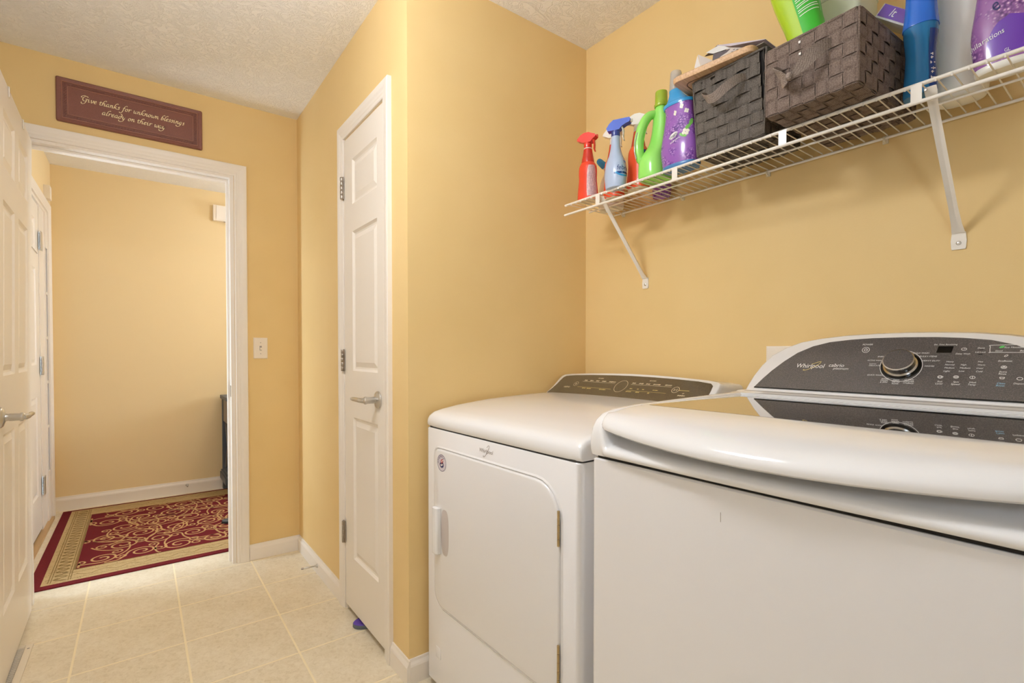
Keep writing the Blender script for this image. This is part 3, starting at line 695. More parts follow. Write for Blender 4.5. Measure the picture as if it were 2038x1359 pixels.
ribbon(bm, ring2(.0037, .0697, .0402), W_*1.2, pm, closed=True, )
ribbon(bm, crom([(.153, .1055, 0), (.1525, .118, 0), (.1565, .1222, 0), (.218, .1222, 0), (.221, .118, 0), (.2205, .1085, 0), (.217, .1052, 0), (.156, .1052, 0)], 4, True), W_*1.1, lambda u, v: pm(u, v), closed=True)
for cx, cy in ((.0777, .0444), (.1043, .0456), (.1306, .0458), (.1109, .113), (.1766, .0711), (.2014, .046)):
    ribbon(bm, ring2(cx, cy, .0042, .0030), W_, pm, closed=True)
ribbon(bm, ring2(.1043, .0456, .0025, .0014), W_, pm, closed=True); ribbon(bm, [(.1306, .0430), (.1306, .0484)], W_, pm)
ribbon(bm, [(.1109, .113), (.1125, .1138)], W_, pm); ribbon(bm, [(.0742, .0460), (.0755, .0425), (.0795, .0425), (.0808, .0460)], W_, pm); ribbon(bm, [(.0742, .0462), (.0835, .0452)], W_, pm)
for a in (-.0025, 0, .0025): ribbon(bm, [(.1766+a*.3, .0730), (.1766+a, .0694)], W_, pm)
ribbon(bm, crom([(.1752, .0955, 0), (.1770, .0985, 0), (.1805, .0990, 0), (.1790, .0962, 0), (.1752, .0955, 0)], 4), W_*.9, pm)
obj('lettering', bm, M['print'], con, world=True)['kind'] = 'stuff'
bm = B(); ribbon(bm, crom([(-.203, .0545, 0), (-.206, .0520, 0), (-.200, .0518, 0), (-.184, .0600, 0), (-.171, .0700, 0), (-.1665, .0770, 0), (-.172, .0765, 0), (-.188, .0690, 0)], 6), lambda a: .0006, lambda u, v: wl(u, v, .0026))
obj('logo_swoosh', bm, M['gold'], con)
bm = B(); put_text(bm, 'Clean', .012, pm, .1752, .0345, .28); put_text(bm, 'Boost', .0125, pm, .1746, .0295, .28); obj('lettering', bm, M['cyan_print'], con)['kind'] = 'stuff'
bm = B(); ribbon(bm, crom([(.1665, .1160, 0), (.1690, .1190, 0), (.1735, .1195, 0), (.1715, .1165, 0), (.1665, .1160, 0)], 4), .0008, pm); disc(bm, .1700, .1178, .0022, .0012, pm); obj('leaf_icon', bm, M['green_print'], con)
bm = B(); ribbon(bm, [(.1720, .0478), (.1732, .0448), (.1782, .0448), (.1795, .0478)], .0006, pm); ribbon(bm, [(.1720, .0480), (.1795, .0480)], .0005, pm); obj('basin_icon', bm, M['print'], con)
dsp = [(.0645, .1042), (.0905, .1042), (.0932, .1203), (.0670, .1203)]
obj('display', prism(B(), [wl(u, v, .001) for u, v in dsp], wl(0, 0, .0014)-wl(0, 0, 0)), M['black'], con)
for u, v in ((.1387, .1113), (.1384, .1010)): obj('indicator', prism(B(), [wl(u-.003, v-.0008, .001), wl(u+.003, v-.0008, .001), wl(u+.003, v+.0008, .001), wl(u-.003, v+.0008, .001)], wl(0, 0, .0013)-wl(0, 0, 0)), M['black'], con)
for u, v in ((.0777, .0450), (.1043, .0460), (.1306, .0462), (.1109, .1135), (.1766, .0715), (.2014, .0462), (.1777, .0970), (.1757, .0466)):
    bm = B(); c0 = [wl(a, b, .0016) for a, b in ring2(u, v, .0078, .0062)]; c1 = [wl(a, b, .0022) for a, b in ring2(u, v, .0072, .0056)]
    obj('button', loft(bm, [c0, c1]), M['console'], con, smooth=True)
bm = B(); nrm = wm(0, 0, 1)-wm(0, 0, 0)
obj('dial_well', axial(B(), wl(.0037, .0697, .0018), nrm, [(0, .0395), (.0006, .0395), (.0008, .0385)], 48), M['black'], con)
kb = obj('dial', axial(B(), wl(.0030, .0705, .0026), nrm, [(0, .0335), (.003, .0335), (.0045, .0315), (.006, .0300), (.014, .0295), (.0195, .0310), (.0225, .0312), (.0235, .0303), (.0237, .0285)], 48), M['silver'], con, smooth=True)
obj('dial_face', axial(B(), wl(.0030, .0705, .0262), nrm, [(0, .0284), (.0004, .0282)], 48), M['console'], con)
obj('dial_pointer', prism(B(), [wl(.0035, .084, .0268), wl(.0050, .084, .0268), wl(.0060, .0970, .0268), wl(.0045, .0970, .0268)], nrm*0.0004), M['silver'], con)

# ------------------------------------------------------------------ dryer (local frame, turned 1.2 degrees)
DYO = (0.776, 1.520)
dy = thing('clothes_dryer', 'white front-loading clothes dryer with a brown touch panel, against the short wall', 'clothes dryer', (DYO[0], DYO[1], 0))
DW, DD = 0.722, 0.755
def dl(p): return (p[0]-DYO[0], p[1]-DYO[1], p[2])
def dob(name, bm, m, parent=None, **k):
    bmesh.ops.translate(bm, verts=bm.verts, vec=(-DYO[0], -DYO[1], 0)); return obj(name, bm, m, parent or dy, world=False, **k)
DY1, DY0, DX_0, DX_1 = 1.520, 1.520-DW, .776, .776+DD
# cabinet with a front panel that leaves the door recess
DRY0, DRY1, DZ0, DZ1 = .860, 1.457, .300, .8145
def rr2(y0, y1, z0, z1, rs, x, n=6):
    out = []
    for (cy, cz, a0, r) in ((y1-rs[0], z1-rs[0], 0, rs[0]), (y0+rs[1], z1-rs[1], 90, rs[1]), (y0+rs[2], z0+rs[2], 180, rs[2]), (y1-rs[3], z0+rs[3], 270, rs[3])):
        for i in range(n+1):
            a = math.radians(a0+90*i/n); out.append((x, cy+r*math.cos(a), cz+r*math.sin(a)))
    return out
loft_b = loft(B(), [rrect(DX_0, DX_1, DY0, DY1, .020, .03), rrect(DX_0, DX_1, DY0, DY1, .020, .8725), rrect(DX_0+.002, DX_1-.002, DY0+.002, DY1-.002, .02, .8755)])
dob('cabinet', loft_b, M['enamel'], smooth=True)
dob('gasket', loft(B(), [rrect(DX_0+.005, DX_1-.005, DY0+.005, DY1-.005, .02, .8750), rrect(DX_0+.005, DX_1-.005, DY0+.005, DY1-.005, .02, .8810)]), M['seam'])
for x in (DX_0+.06, DX_1-.06):
    for y in (DY0+.06, DY1-.06): dob('foot', cyl(B(), (x, y, 0.0005), (x, y, .031), .022), M['seam'])
RS = (.030, .085, .060, .050)
# embossed frame round the door, thin dark reveal, door skin
bm = B(); g_ = .009
RSo = [r+g_ for r in RS]
R0 = rr2(DRY0-g_, DRY1+g_, DZ0-g_, DZ1+g_, RSo, DX_0); R1 = rr2(DRY0-.004, DRY1+.004, DZ0-.004, DZ1+.004, [r+.004 for r in RS], DX_0-.0032); R2 = rr2(DRY0-.0015, DRY1+.0015, DZ0-.0015, DZ1+.0015, [r+.0015 for r in RS], DX_0-.0006)
loft(bm, [R0, R1, R2], False, False); dob('door_surround', bm, M['enamel'], smooth=True)
bm = B()
loft(bm, [rr2(DRY0, DRY1, DZ0, DZ1, RS, DX_0-.0001), rr2(DRY0+.001, DRY1-.001, DZ0+.001, DZ1-.001, RS, DX_0-.0035), rr2(DRY0+.003, DRY1-.003, DZ0+.003, DZ1-.003, RS, DX_0-.0055), rr2(DRY0+.006, DRY1-.006, DZ0+.006, DZ1-.006, RS, DX_0-.0062)])
ddoor = dob('door', bm, M['enamel'], smooth=True, angle=60)
hb = B()   # moulded pull handle: raised grip strip with a scooped pocket beside it
prof = [(-.0062, 1.4075), (-.0200, 1.4100), (-.0240, 1.4160), (-.0240, 1.4370), (-.0200, 1.4420), (-.0062, 1.4440)]
prism(hb, [(DX_0+a, y, .476) for a, y in prof], (0, 0, .150))
hd = dob('handle', hb, M['enamel_plastic'], ddoor, bevel=.0035, seg=3)
pk = B()
for sc_, d in ():
    pass
def pocket(x, k):
    cy, cz = 1.3850, .551; out = []
    for i in range(28):
        t = 2*math.pi*i/28
        a, b = sell(.0235*k, .074*k, 3.0, 28)[i]; out.append((x, cy+a, cz+b))
    return out
loft(pk, [pocket(DX_0-.0064, 1.0), pocket(DX_0-.0072, .93)], True, True)
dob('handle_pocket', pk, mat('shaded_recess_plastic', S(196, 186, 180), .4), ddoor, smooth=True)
for z0, z1 in ((.672, .757), (.335, .438)):
    bm = B(); n = 5; st = (z1-z0)/n
    for i in range(n): axial(bm, (DX_0-.0075, .8595, z0+i*st), (0, 0, 1), [(0, .0030), (.0006, .0034), (st-.0016, .0034), (st-.001, .0030)], 10)
    dob('hinge', bm, M['brass'], ddoor, smooth=True)
dob('latch_cover', box(B(), DX_0-.0015, DX_0+.001, 1.4235, 1.4535, .120, .156), M['enamel_plastic'], bevel=.001)
dmap = lambda u, v, o=0: Vector((DX_0-.0006-o, 1.165-u, .8475+v))
bm = B(); put_text(bm, 'Whirlpool', .066, lambda u, v: dmap(u, v), 0, 0, .2, 1.0)
ribbon(bm, crom([(-.012, -.014, 0), (-.014, -.018, 0), (-.006, -.016, 0), (.008, .000, 0), (.016, .014, 0), (.012, .017, 0), (.004, .010, 0)], 5), .0007, dmap)
dob('badge', bm, M['grey_print'])
# round sticker
smap = lambda u, v, o=0: Vector((DX_0-.0064-o, 1.4035-u, .7725+v))
bm = B(); disc(bm, 0, 0, .0285, .0275, lambda u, v: smap(u, v, .0002), 32); stk = dob('sticker', bm, M['pale_ink'], ddoor)
def sub2(name, bm, m): 
    return dob(name, bm, m, ddoor)
bm = B(); ribbon(bm, ring2(0, 0, .0272, .0262, 36), .0007, lambda u, v: smap(u, v, .0004), closed=True)
vs_, fs, w_ = TXT['AMERICA']
def arcmap(u, v):
    a = math.radians(205)-u/.0215; r = .0195+v; return smap(r*math.cos(a), r*math.sin(a), .0005)
put_text(bm, 'AMERICA', .060, arcmap, .034, .0015, 0, .62)
disc(bm, .0005, -.006, .0125, .0095, lambda u, v: smap(u, v, .0004)); sub2('sticker_print', bm, M['navy_ink'])
bm = B(); ribbon(bm, [(-.006, .002), (-.001, .009), (.008, .012)], .0016, lambda u, v: smap(u, v, .0006)); ribbon(bm, [(-.002, -.002), (.004, .004), (.011, .006)], .0016, lambda u, v: smap(u, v, .0006)); sub2('sticker_stripes', bm, M['red_ink'])
bm = B(); disc(bm, -.002, -.007, .004, .004, lambda u, v: smap(u, v, .0007), 12); disc(bm, .006, -.005, .0025, .0025, lambda u, v: smap(u, v, .0007), 10); ribbon(bm, [(-.004, .000), (.001, .0065), (.009, .009)], .0012, lambda u, v: smap(u, v, .0006)); sub2('sticker_stars', bm, M['print'])
# moulded top
PD = [(.7785, .8800), (.7755, .8850), (.7745, .8950), (.7755, .9050), (.7795, .9135), (.788, .9205), (.802, .9265), (.83, .9335), (.90, .9445), (1.02, .9560), (1.16, .9625), (1.312, .9665), (1.312, .9665)]
bm = B(); rows = []
us = [(1.0, -1), (1.0, .25), (.9995, .5), (.996, .74), (.988, .89), (.975, .965), (.955, .995), (.93, 1), (.8, 1), (.6, 1), (.35, 1), (.0, 1)]
us = us+[(-u, k) for u, k in us[-2::-1]]
yc = (DY0+DY1)/2
for u, k in us:
    row = []
    for x, z in PD:
        zz = .880 if k < 0 else .880+(z-.880)*k+.006*(1-u*u)*((z-.88)/.0865)
        xx = x+(0.010*(1-max(k, 0))**2+(0.006*u**8 if x < .80 else 0))
        row.append((xx, yc+u*(DW/2), zz))
    row[-1] = (1.50, row[-2][1], .880 if k < 0 else row[-2][2])
    rows.append(row)
loft(bm, rows, False, False, closed=False); dob('top_panel', bm, M['enamel_plastic'], smooth=True, angle=70)
# console
DC = 1.152
dm = plane_map((1.312, DC, .967), (.085, .068))
dh = [(-.356, -.004), (-.350, .012), (-.347, .030), (-.346, .055), (-.348, .085), (-.345, .103), (-.335, .1125), (-.30, .119), (-.20, .1265), (-.10, .1315), (0, .1335)]
dout = dh+[(-u, v) for u, v in dh[-2::-1]]
bm = B()
loft(bm, [[dm(u*.99, v-.002, .0) for u, v in dout], [dm(u, v, -.003) for u, v in dout], [dm(u, v, -.008)+Vector((.012, 0, 0)) for u, v in dout], [Vector((1.525, dm(u, v).y, max(.955, dm(u, v).z-.012))) for u, v in dout]])
dcon = dob('console', bm, M['enamel_plastic'], smooth=True, angle=50)
dp = [(-.345, -.0005), (-.338, .020), (-.331, .048), (-.329, .072), (-.326, .092), (-.316, .1015), (-.27, .1085), (-.18, .1145), (-.09, .118), (0, .1195)]
dpo = dp+[(-u, v) for u, v in dp[-2::-1]]
dob('control_panel', loft(B(), [[dm(u, v, -.003) for u, v in dpo], [dm(u, v, .0012) for u, v in dpo], [dm(u*.998, v-.0004, .0018) for u, v in dpo]]), M['console_b'], dcon)
dob('panel_gap', prism(B(), [dm(-.345, -.0030, .0005), dm(.345, -.0030, .0005), dm(.345, -.0006, .0005), dm(-.345, -.0006, .0005)], dm(0, 0, .0016)-dm(0, 0, 0)), M['seam'], dcon)
pm2 = lambda u, v: dm(u, v, .0021)
bm = B()
put_text(bm, 'cabrio', .030, pm2, -.2624, .0395, .25, 1.2)
ribbon(bm, ring2(-.0096, .0617, .0252, .0300, 36), .0007, pm2, closed=True)
ribbon(bm, ring2(-.2281, .0584, .0105, .0115, 24), .0005, pm2, closed=True); ribbon(bm, ring2(-.2281, .0584, .003, .0038, 14), .0008, pm2, closed=True)
ribbon(bm, ring2(.2117, .0623, .0125, .0135, 26), .0008, pm2, closed=True); ribbon(bm, [(.2065, .0575), (.2065, .0670), (.2117, .0623), (.2065, .0575)], .0008, pm2); ribbon(bm, [(.2165, .0580), (.2165, .0670)], .001, pm2)
def dashes(u0, u1, v, ws_, h=.0042):
    tot = sum(a for a, _ in ws_)+sum(b for _, b in ws_); k = (u1-u0)/tot; u = u0
    for a, b in ws_:
        n_ = max(2, int(a*k/.0035)); 
        for i in range(n_):
            x = u+a*k*i/n_; hh = h*(1.25 if i == 0 or random.random() < .25 else .8)
            ribbon(bm, [(x, v), (x+a*k/n_*.8, v)], hh/2, lambda p, q: pm2(p+(q-v)*.3, q))
        u += (a+b)*k
dashes(-.1985, -.0445, .0815, [(14, 12), (15, 12), (14, 13), (18, 13), (28, 0)]); dashes(.0300, .1890, .0815, [(13, 12), (15, 10), (13, 12), (24, 16), (22, 0)])
ribbon(bm, [(-.2045, .0745), (-.0440, .0745)], .0006, pm2); ribbon(bm, [(.0270, .0745), (.1900, .0745)], .0006, pm2)
dashes(-.1385, -.1125, .0970, [(9, 0)], .003); dashes(.0930, .1190, .0985, [(9, 0)], .003)
ribbon(bm, [(.244, .0455), (.2475, .0490), (.2500, .0480)], .001, pm2); dashes(.232, .258, .0375, [(9, 0)], .004)
dob('lettering', bm, M['print_dim'], dcon)['kind'] = 'stuff'
bm = B()
ribbon(bm, [(-.2091, .0430), (-.0437, .0430)], .0005, pm2); ribbon(bm, [(.0283, .0430), (.1856, .0430)], .0005, pm2)
dashes(-.180, -.064, .0375, [(10, 4), (12, 24), (18, 0)], .0034); dashes(.028, .125, .0375, [(15, 12), (10, 22), (5, 0)], .0034); dashes(.035, .15, .0530, [(8, 14), (5, 10), (6, 24), (14, 0)], .0028); dashes(.226, .262, .0610, [(9, 0)], .0028)
dob('lettering', bm, M['gold'], dcon)['kind'] = 'stuff'
dy.rotation_euler = (0, 0, math.radians(1.2))

# ------------------------------------------------------------------ wire shelf
ZS, XF, XBK, SY0, SY1 = 1.690, 1.312, 1.5575, -0.62, 1.405
sh = thing('wire_shelf', 'white vinyl-coated wire shelf on the wall above the washer and dryer', 'shelf', (XBK, .6, ZS))
for nm, x, z, r in (('front_rod', XF, ZS, .0042), ('lip_rod', XF-.003, ZS-.0375, .0042), ('middle_rod', 1.442, ZS-.004, .0028), ('back_rod', XBK-.002, ZS-.005, .0036)):
    obj(nm, tube(B(), [(x, SY0, z), (x, SY1 if nm != 'back_rod' else SY1-.03, z)], r, 10), M['wire'], sh, smooth=True)
ny = int((SY1-.012-SY0)/.0255)
bm = tube(B(), [(XBK-.002, 0, 0), (XF, 0, 0), (XF-.0042, 0, -.0015), (XF-.0046, 0, -.008)], .00155, 6)
bmesh.ops.translate(bm, verts=bm.verts, vec=(-XBK, 0, .0012)); me = None
for i in range(ny+1):
    y = SY1-.012-i*.0255
    if me is None:
        o = obj('cross_wire', bm, M['wire'], sh, world=False, smooth=True); me = o.data
    else: o = link('cross_wire', me, sh)
    o.location = (0, y-.6, 0)
for y in (1.232, .915, .5985, .328, -.05, -.4): obj('lip_strap', box(B(), XF-.0062, XF-.0045, y-.0095, y+.0095, ZS-.039, ZS-.001), M['wire'], sh, bevel=.0006)
def brace(y, lab):
    b = thing('shelf_bracket', lab, 'bracket', (XR, y, 1.39), group='shelf brackets')
    p0, p1 = Vector((XF+.004, y, ZS-.010)), Vector((XR-.006, y, 1.412))
    d = (p1-p0).normalized(); nn = Vector((-d.z, 0, d.x)); e = Vector((0, 1, 0)); rings = []
    for t, w_, dep in ((0, .0105, .0015), (.03, .0105, .0015), (.10, .0085, .0055), (.8, .0085, .0055), (.93, .010, .004), (1.0, .0125, .0016)):
        c = p0+(p1-p0)*t
        rings.append([c+e*a*w_+nn*q*dep for a, q in ((-1, -.6), (-.55, .7), (0, 1), (.55, .7), (1, -.6), (.5, -.2), (0, .3), (-.5, -.2))])
    br = obj('strut', loft(B(), rings), M['wire'], b, smooth=True, angle=50)
    prof = [(-.0125, .024), (.0125, .024), (.0145, .004), (.0135, -.012), (.0125, -.0165), (-.0125, -.0165), (-.0135, -.012), (-.0145, .004)]
    obj('foot_plate', prism(B(), [(XR-.0006, y+a, 1.39+z) for a, z in prof], (-.0028, 0, 0)), M['wire'], b, bevel=.0006)
    obj('screw', axial(B(), (XR-.0034, y, 1.3885), (-1, 0, 0), [(0, .0048), (.001, .0046), (.0022, .003)], 16), M['chrome'], b, smooth=True)
    obj('rivet', axial(B(), (XF-.0015, y+.006, ZS-.017), (-1, 0, 0), [(0, .003), (.0015, .002)], 12), M['chrome'], b, smooth=True)
brace(1.2225, 'white angled shelf bracket at the far end of the wire shelf')
brace(.3075, 'white angled shelf bracket under the near end of the wire shelf')
for y in (1.331, 1.059, .757, .455): 
    c = thing('shelf_clip', {1.331: 'clear wall clip holding the shelf back rod, the one at its far end', 1.059: 'clear wall clip under the green and purple bottles', .757: 'clear wall clip under the charcoal basket', .455: 'clear wall clip under the brown basket'}[y], 'clip', (XR, y, ZS-.01), group='shelf wall clips')
    obj('clip_body', box(B(), XBK+.0022, XR-.0004, y-.006, y+.006, ZS-.018, ZS+.002), M['clip'], c, bevel=.0015)
    obj('hook', tube(B(), crom([(XBK+.004, y, ZS-.016), (XBK-.006, y, ZS-.014), (XBK-.008, y, ZS-.010), (XBK-.006, y, ZS-.004)], 4), .0022, 8), M['clip'], c, smooth=True)
# ------------------------------------------------------------------ things on the shelf
ZD = ZS+0.0030      # top of the shelf deck
def revz(bm, z0, prof, cx=0, cy=0, seg=24): return axial(bm, (cx, cy, z0), (0, 0, 1), prof, seg)
def trigger_head(parent, loc, ang, col, trigcol, k=1.0, square=False):
    """collar, head and trigger lever; ang is the nozzle direction, loc the neck top (local to parent)"""
    R = Matrix.Translation(Vector(loc)) @ Matrix.Rotation(ang, 4, 'Z') @ Matrix.Scale(k, 4)
    bm = revz(B(), 0, [(0, .0145), (.002, .0152), (.018, .0148), (.020, .0125), (.026, .0120)], seg=28)
    bm.transform(R); obj('collar', bm, col if not square else M['navy'], parent, world=False, smooth=True)
    if square: pr = [(-.026, .020), (-.030, .030), (-.020, .044), (-.006, .055), (.050, .055), (.053, .050), (.050, .040), (.036, .036), (.024, .030), (.014, .020)]
    else: pr = [(-.016, .022), (-.028, .029), (-.040, .034), (-.038, .041), (-.026, .052), (-.010, .058), (.008, .057), (.022, .050), (.034, .045), (.037, .038), (.031, .033), (.024, .029), (.015, .020)]
    bm = prism(B(), [(a, -.0125, z) for a, z in pr], (0, .025, 0)); 
    es = [e for e in bm.edges if e.calc_face_angle(0) > .5]; bmesh.ops.bevel(bm, geom=es, offset=.0042, segments=3, affect='EDGES', profile=.6)
    bm.transform(R); hd_ = obj('spray_head', bm, col, parent, world=False, smooth=True, angle=60)
    bm = B(); rr = []
    for a, z, wx, wy in ((.020, .034, .004, .008), (.026, .022, .0035, .008), (.0275, .008, .003, .0075), (.0265, -.006, .0028, .007), (.030, -.016, .0022, .006)):
        rr.append([(a+wx*math.cos(s), wy*math.sin(s), z) for s in [2*math.pi*i/12 for i in range(12)]])
    loft(bm, rr); bm.transform(R); obj('trigger', bm, trigcol, parent, world=False, smooth=True)
    bm = axial(B(), ((.052 if square else .034), 0, (.047 if square else .040)), (1, 0, 0), [(0, .006), (.006, .0055), (.0062, .002)], 14); bm.transform(R); obj('nozzle', bm, trigcol, parent, world=False, smooth=True)
NOZ = math.radians(-72)
def oxy(name, label, x, y, head, bodycol, k=1.0, label_mat=None, label_th=0.0):
    t = thing(name, label, 'spray bottle', (x, y, ZD), group='trigger spray bottles')
    secs = [(0, .029, .039, 0, 0), (.004, .031, .041, 0, 0), (.03, .0305, .040, 0, 0), (.075, .0275, .0355, 0, 0), (.10, .028, .036, 0, 0), (.125, .027, .034, 0, 0), (.139, .0225, .026, 0, 0)]
    secs = [(z*k, a, b, c, d) for z, a, b, c, d in secs]
    obj('base', body(B(), [(0, .027, .037, 0, 0), (.0035, .029, .039, 0, 0)], smooth=0), M['cream_pl'], t, world=False, smooth=True)
    s2 = [(z+.0036, a, b, c, d) for z, a, b, c, d in secs]
    obj('bottle_body', body(B(), s2, 2.4), bodycol, t, world=False, smooth=True)
    zt = s2[-1][0]
    obj('neck_sleeve', body(B(), [(zt, .0215, .0250, 0, 0), (zt+.004, .0220, .0245, 0, 0), (zt+.030*k, .0175, .0200, 0, 0), (zt+.052*k, .0145, .0160, 0, 0)], 2.2), M['sleeve'], t, world=False, smooth=True)
    obj('neck_ring', revz(B(), zt+.052*k, [(0, .0158), (.003, .0158)], seg=28), M['white_pl'], t, world=False, smooth=True)
    trigger_head(t, (0, 0, zt+.055*k), NOZ, head, head)
    fn = body_at(s2, 2.4)
    if label_mat:
        bm = B(); rows = []
        for i in range(9):
            z = .012+.115*i/8*k; hw = .55*math.sqrt(max(0.05, 1-abs((i-3.2)/5.6)**3)); rows.append([fn(label_th-hw+2*hw*j/10, z, .0006) for j in range(11)])
        loft(bm, rows, False, False, closed=False); obj('label', bm, label_mat, t, world=False, smooth=True)
    else:
        bm = B(); rows = []
        for i in range(7):
            z = (.095+.030*i/6)*k; hw = .42*math.sqrt(max(0.02, 1-((i-3)/3.2)**2)); rows.append([fn(label_th-hw+2*hw*j/8, z, .0006) for j in range(9)])
        loft(bm, rows, False, False, closed=False); obj('label', bm, M['navy_label'], t, world=False, smooth=True)
        bm = B(); rows = []
        for i in range(7):
            z = (.020+.060*i/6)*k; hw = .30; rows.append([fn(label_th-hw+2*hw*j/8, z, .0006) for j in range(9)])
        loft(bm, rows, False, False, closed=False); obj('label', bm, M['textlabel'], t, world=False, smooth=True)
    return t
toward = lambda x, y: math.atan2(-y, -x)
oxy('spray_bottle', 'red spray bottle with a red trigger, at the far end of the shelf', 1.352, 1.325, M['redcap'], M['red'], 1.0, M['textlabel'], toward(1.352, 1.325)+.42)
oxy('spray_bottle', 'orange-red spray bottle with a white head, behind the pale blue bottle', 1.412, 1.250, M['white_pl'], M['orange'], 1.04, None, toward(1.4, 1.25)+.75)
oxy('spray_bottle', 'orange-red spray bottle with a white head, right beside the green jug', 1.397, 1.126, M['white_pl'], M['orange'], 1.04, None, toward(1.397, 1.126)+.75)
# pale blue air freshener
t = thing('spray_bottle', 'pale blue round-bellied spray bottle with a royal blue trigger head', 'spray bottle', (1.322, 1.163, ZD), group='trigger spray bottles')
fs_ = [(0, .026, .034, 0, 0), (.004, .029, .037, 0, 0), (.03, .031, .040, 0, 0), (.06, .031, .0405, 0, 0), (.09, .0275, .035, 0, 0), (.115, .020, .024, 0, 0), (.14, .016, .018, 0, 0), (.165, .0145, .0150, 0, 0), (.178, .0145, .0148, 0, 0)]
obj('bottle_body', body(B(), fs_, 2.1), M['paleblue'], t, world=False, smooth=True)
trigger_head(t, (0, 0, .1778), NOZ+.15, M['blue'], M['white_pl'], 1.0, True)
fn = body_at(fs_, 2.1); th0 = toward(1.322, 1.163)+.72
bm = B(); rows = []
for i in range(9):
    z = .022+.066*i/8; hw = .95*math.sqrt(max(0.0, 1-((i-4)/4)**2))+.001; rows.append([fn(th0-hw+2*hw*j/12, z, .0005) for j in range(13)])
loft(bm, rows, False, False, closed=False); obj('label', bm, M['paleblue'], t, world=False, smooth=True)
bm = B(); tm = lambda u, v: fn(th0+u/.034, .060+v, .0011); put_text(bm, 'febreze', .052, tm, .006, .002, .1, 1.35); obj('lettering', bm, M['navy_label'], t, world=False)
bm = B(); ribbon(bm, [(u/100, -.0155) for u in range(-3, 4)], .0035, tm); obj('label_band', bm, M['navy_label'], t, world=False)
bm = B(); ribbon(bm, [(.0215*math.cos(a)*1.25, .021*math.sin(a)-.004) for a in [math.radians(190+160*i/16) for i in range(17)]], .0028, tm); ribbon(bm, [(.003, .023), (.012, .026), (.021, .022)], .004, tm); obj('label_arc', bm, M['cyan'], t, world=False)
# white angled-neck bottle
t = thing('cleaner_bottle', 'white angled-neck cleaner bottle with a blue cap behind the red spray bottle', 'bottle', (1.497, 1.338, ZD))
obj('bottle_body', body(B(), [(0, .038, .047, 0, 0), (.004, .042, .052, 0, 0), (.06, .042, .052, 0, 0), (.11, .036, .044, 0, 0), (.135, .022, .027, -.004, .002), (.15, .014, .015, -.012, .006), (.168, .012, .012, -.026, .012)], 2.2), M['white_pl'], t, world=False, smooth=True)
obj('cap', axial(B(), (-.026, .012, .166), (-.75, .25, .55), [(0, .0135), (.004, .0140), (.026, .0125), (.034, .010), (.038, .005)], 20), M['cyan'], t, world=False, smooth=True)
# green jug
t = thing('detergent_jug', 'lime green detergent jug with side handle and translucent cap', 'jug', (1.366, 1.031, ZD))
gs = [(0, .048, .042, 0, 0), (.006, .053, .047, 0, 0), (.03, .054, .0475, 0, 0), (.07, .050, .043, 0, 0), (.12, .0335, .034, .017, -.006), (.17, .027, .029, .020, -.010), (.205, .025, .026, .018, -.012), (.228, .021, .021, .014, -.014), (.240, .0165, .0165, .012, -.014)]
obj('jug_body', body(B(), gs, 2.6, 36), M['green'], t, world=False, smooth=True)
hp = crom([(.008, .000, .222), (-.016, .015, .212), (-.033, .026, .180), (-.040, .033, .140), (-.042, .034, .105), (-.038, .031, .075), (-.026, .024, .055)], 6)
n_ = len(hp); bm = B(); tube(bm, hp, [.0125+.004*math.sin(math.pi*i/(n_-1)) for i in range(n_)], 16); obj('handle', bm, M['green'], t, world=False, smooth=True)
st = crom([(-.045, .047, .150), (-.050, .0505, .120), (-.052, .0505, .085)], 5); obj('level_strip', tube(B(), [(-.0545, .030, .155), (-.0585, .036, .125), (-.0600, .037, .095), (-.055, .034, .07)], .0022, 8), M['clearcap'], t, world=False, smooth=True)
obj('cap', revz(B(), .239, [(0, .0215), (.002, .0225), (.008, .0225), (.010, .0205), (.046, .0195), (.050, .0185), (.0505, .016)], .012, -.014, 28), M['lime'], t, world=False, smooth=True)
# purple bottles
def purple_bottle(label, x, y, main, base_m, collar_m, rx, ry, h, right):
    t = thing('softener_bottle', label, 'bottle', (x, y, ZD), group='purple fabric softener bottles')
    k = h/.20
    ps = [(.010, rx*.97, ry*.97, 0, 0), (.016, rx, ry, 0, 0), (.066*k, rx*1.06, ry*1.08, 0, .002), (.11*k, rx*.98, ry*.95, 0, .003), (.165*k, rx*.80, ry*.80, 0, .004), (.185*k, rx*.80, ry*.79, 0, .005), (.200*k, rx*.84, ry*.83, 0, .006)]
    obj('base', body(B(), [(0, rx*.90, ry*.92, 0, 0), (.004, rx*.99, ry*.99, 0, 0), (.012, rx*1.0, ry*1.0, 0, 0), (.016, rx*.97, ry*.97, 0, 0)], 2.5, 36, 2), base_m, t, world=False, smooth=True)
    obj('bottle_body', body(B(), ps, 2.5, 36), main, t, world=False, smooth=True)
    zc = ps[-1][0]
    obj('collar', body(B(), [(zc-.004, rx*.88, ry*.87, 0, .006), (zc+.006, rx*.90, ry*.88, 0, .008), (zc+.012, rx*.72, ry*.68, 0, .011), (zc+.034, .0215, .0245, 0, .016), (zc+.050, .0195, .0205, 0, .020)], 2.3, 32, 3), collar_m, t, world=False, smooth=True)
    obj('measuring_cap', revz(B(), zc+.050, [(0, .0175), (.004, .020), (.010, .0195), (.056, .0170), (.060, .0155), (.060, .0135), (.012, .0155)], 0, .021, 28), M['clearcap'], t, world=False, smooth=True)
    return t, body_at(ps, 2.5)
t, fn = purple_bottle('purple lilac-print softener bottle with a bright blue collar, beside the charcoal basket', 1.348, .920, M['lilac'], M['ribblue'], M['cyan'], .036, .060, .200, False)
th0 = toward(1.348, .912)
for i in range(9): obj('base_rib', box(B(), -.027, .027, -.044+i*.011-.003, -.044+i*.011+.003, -.0006, .001), M['ribblue'], t, world=False)
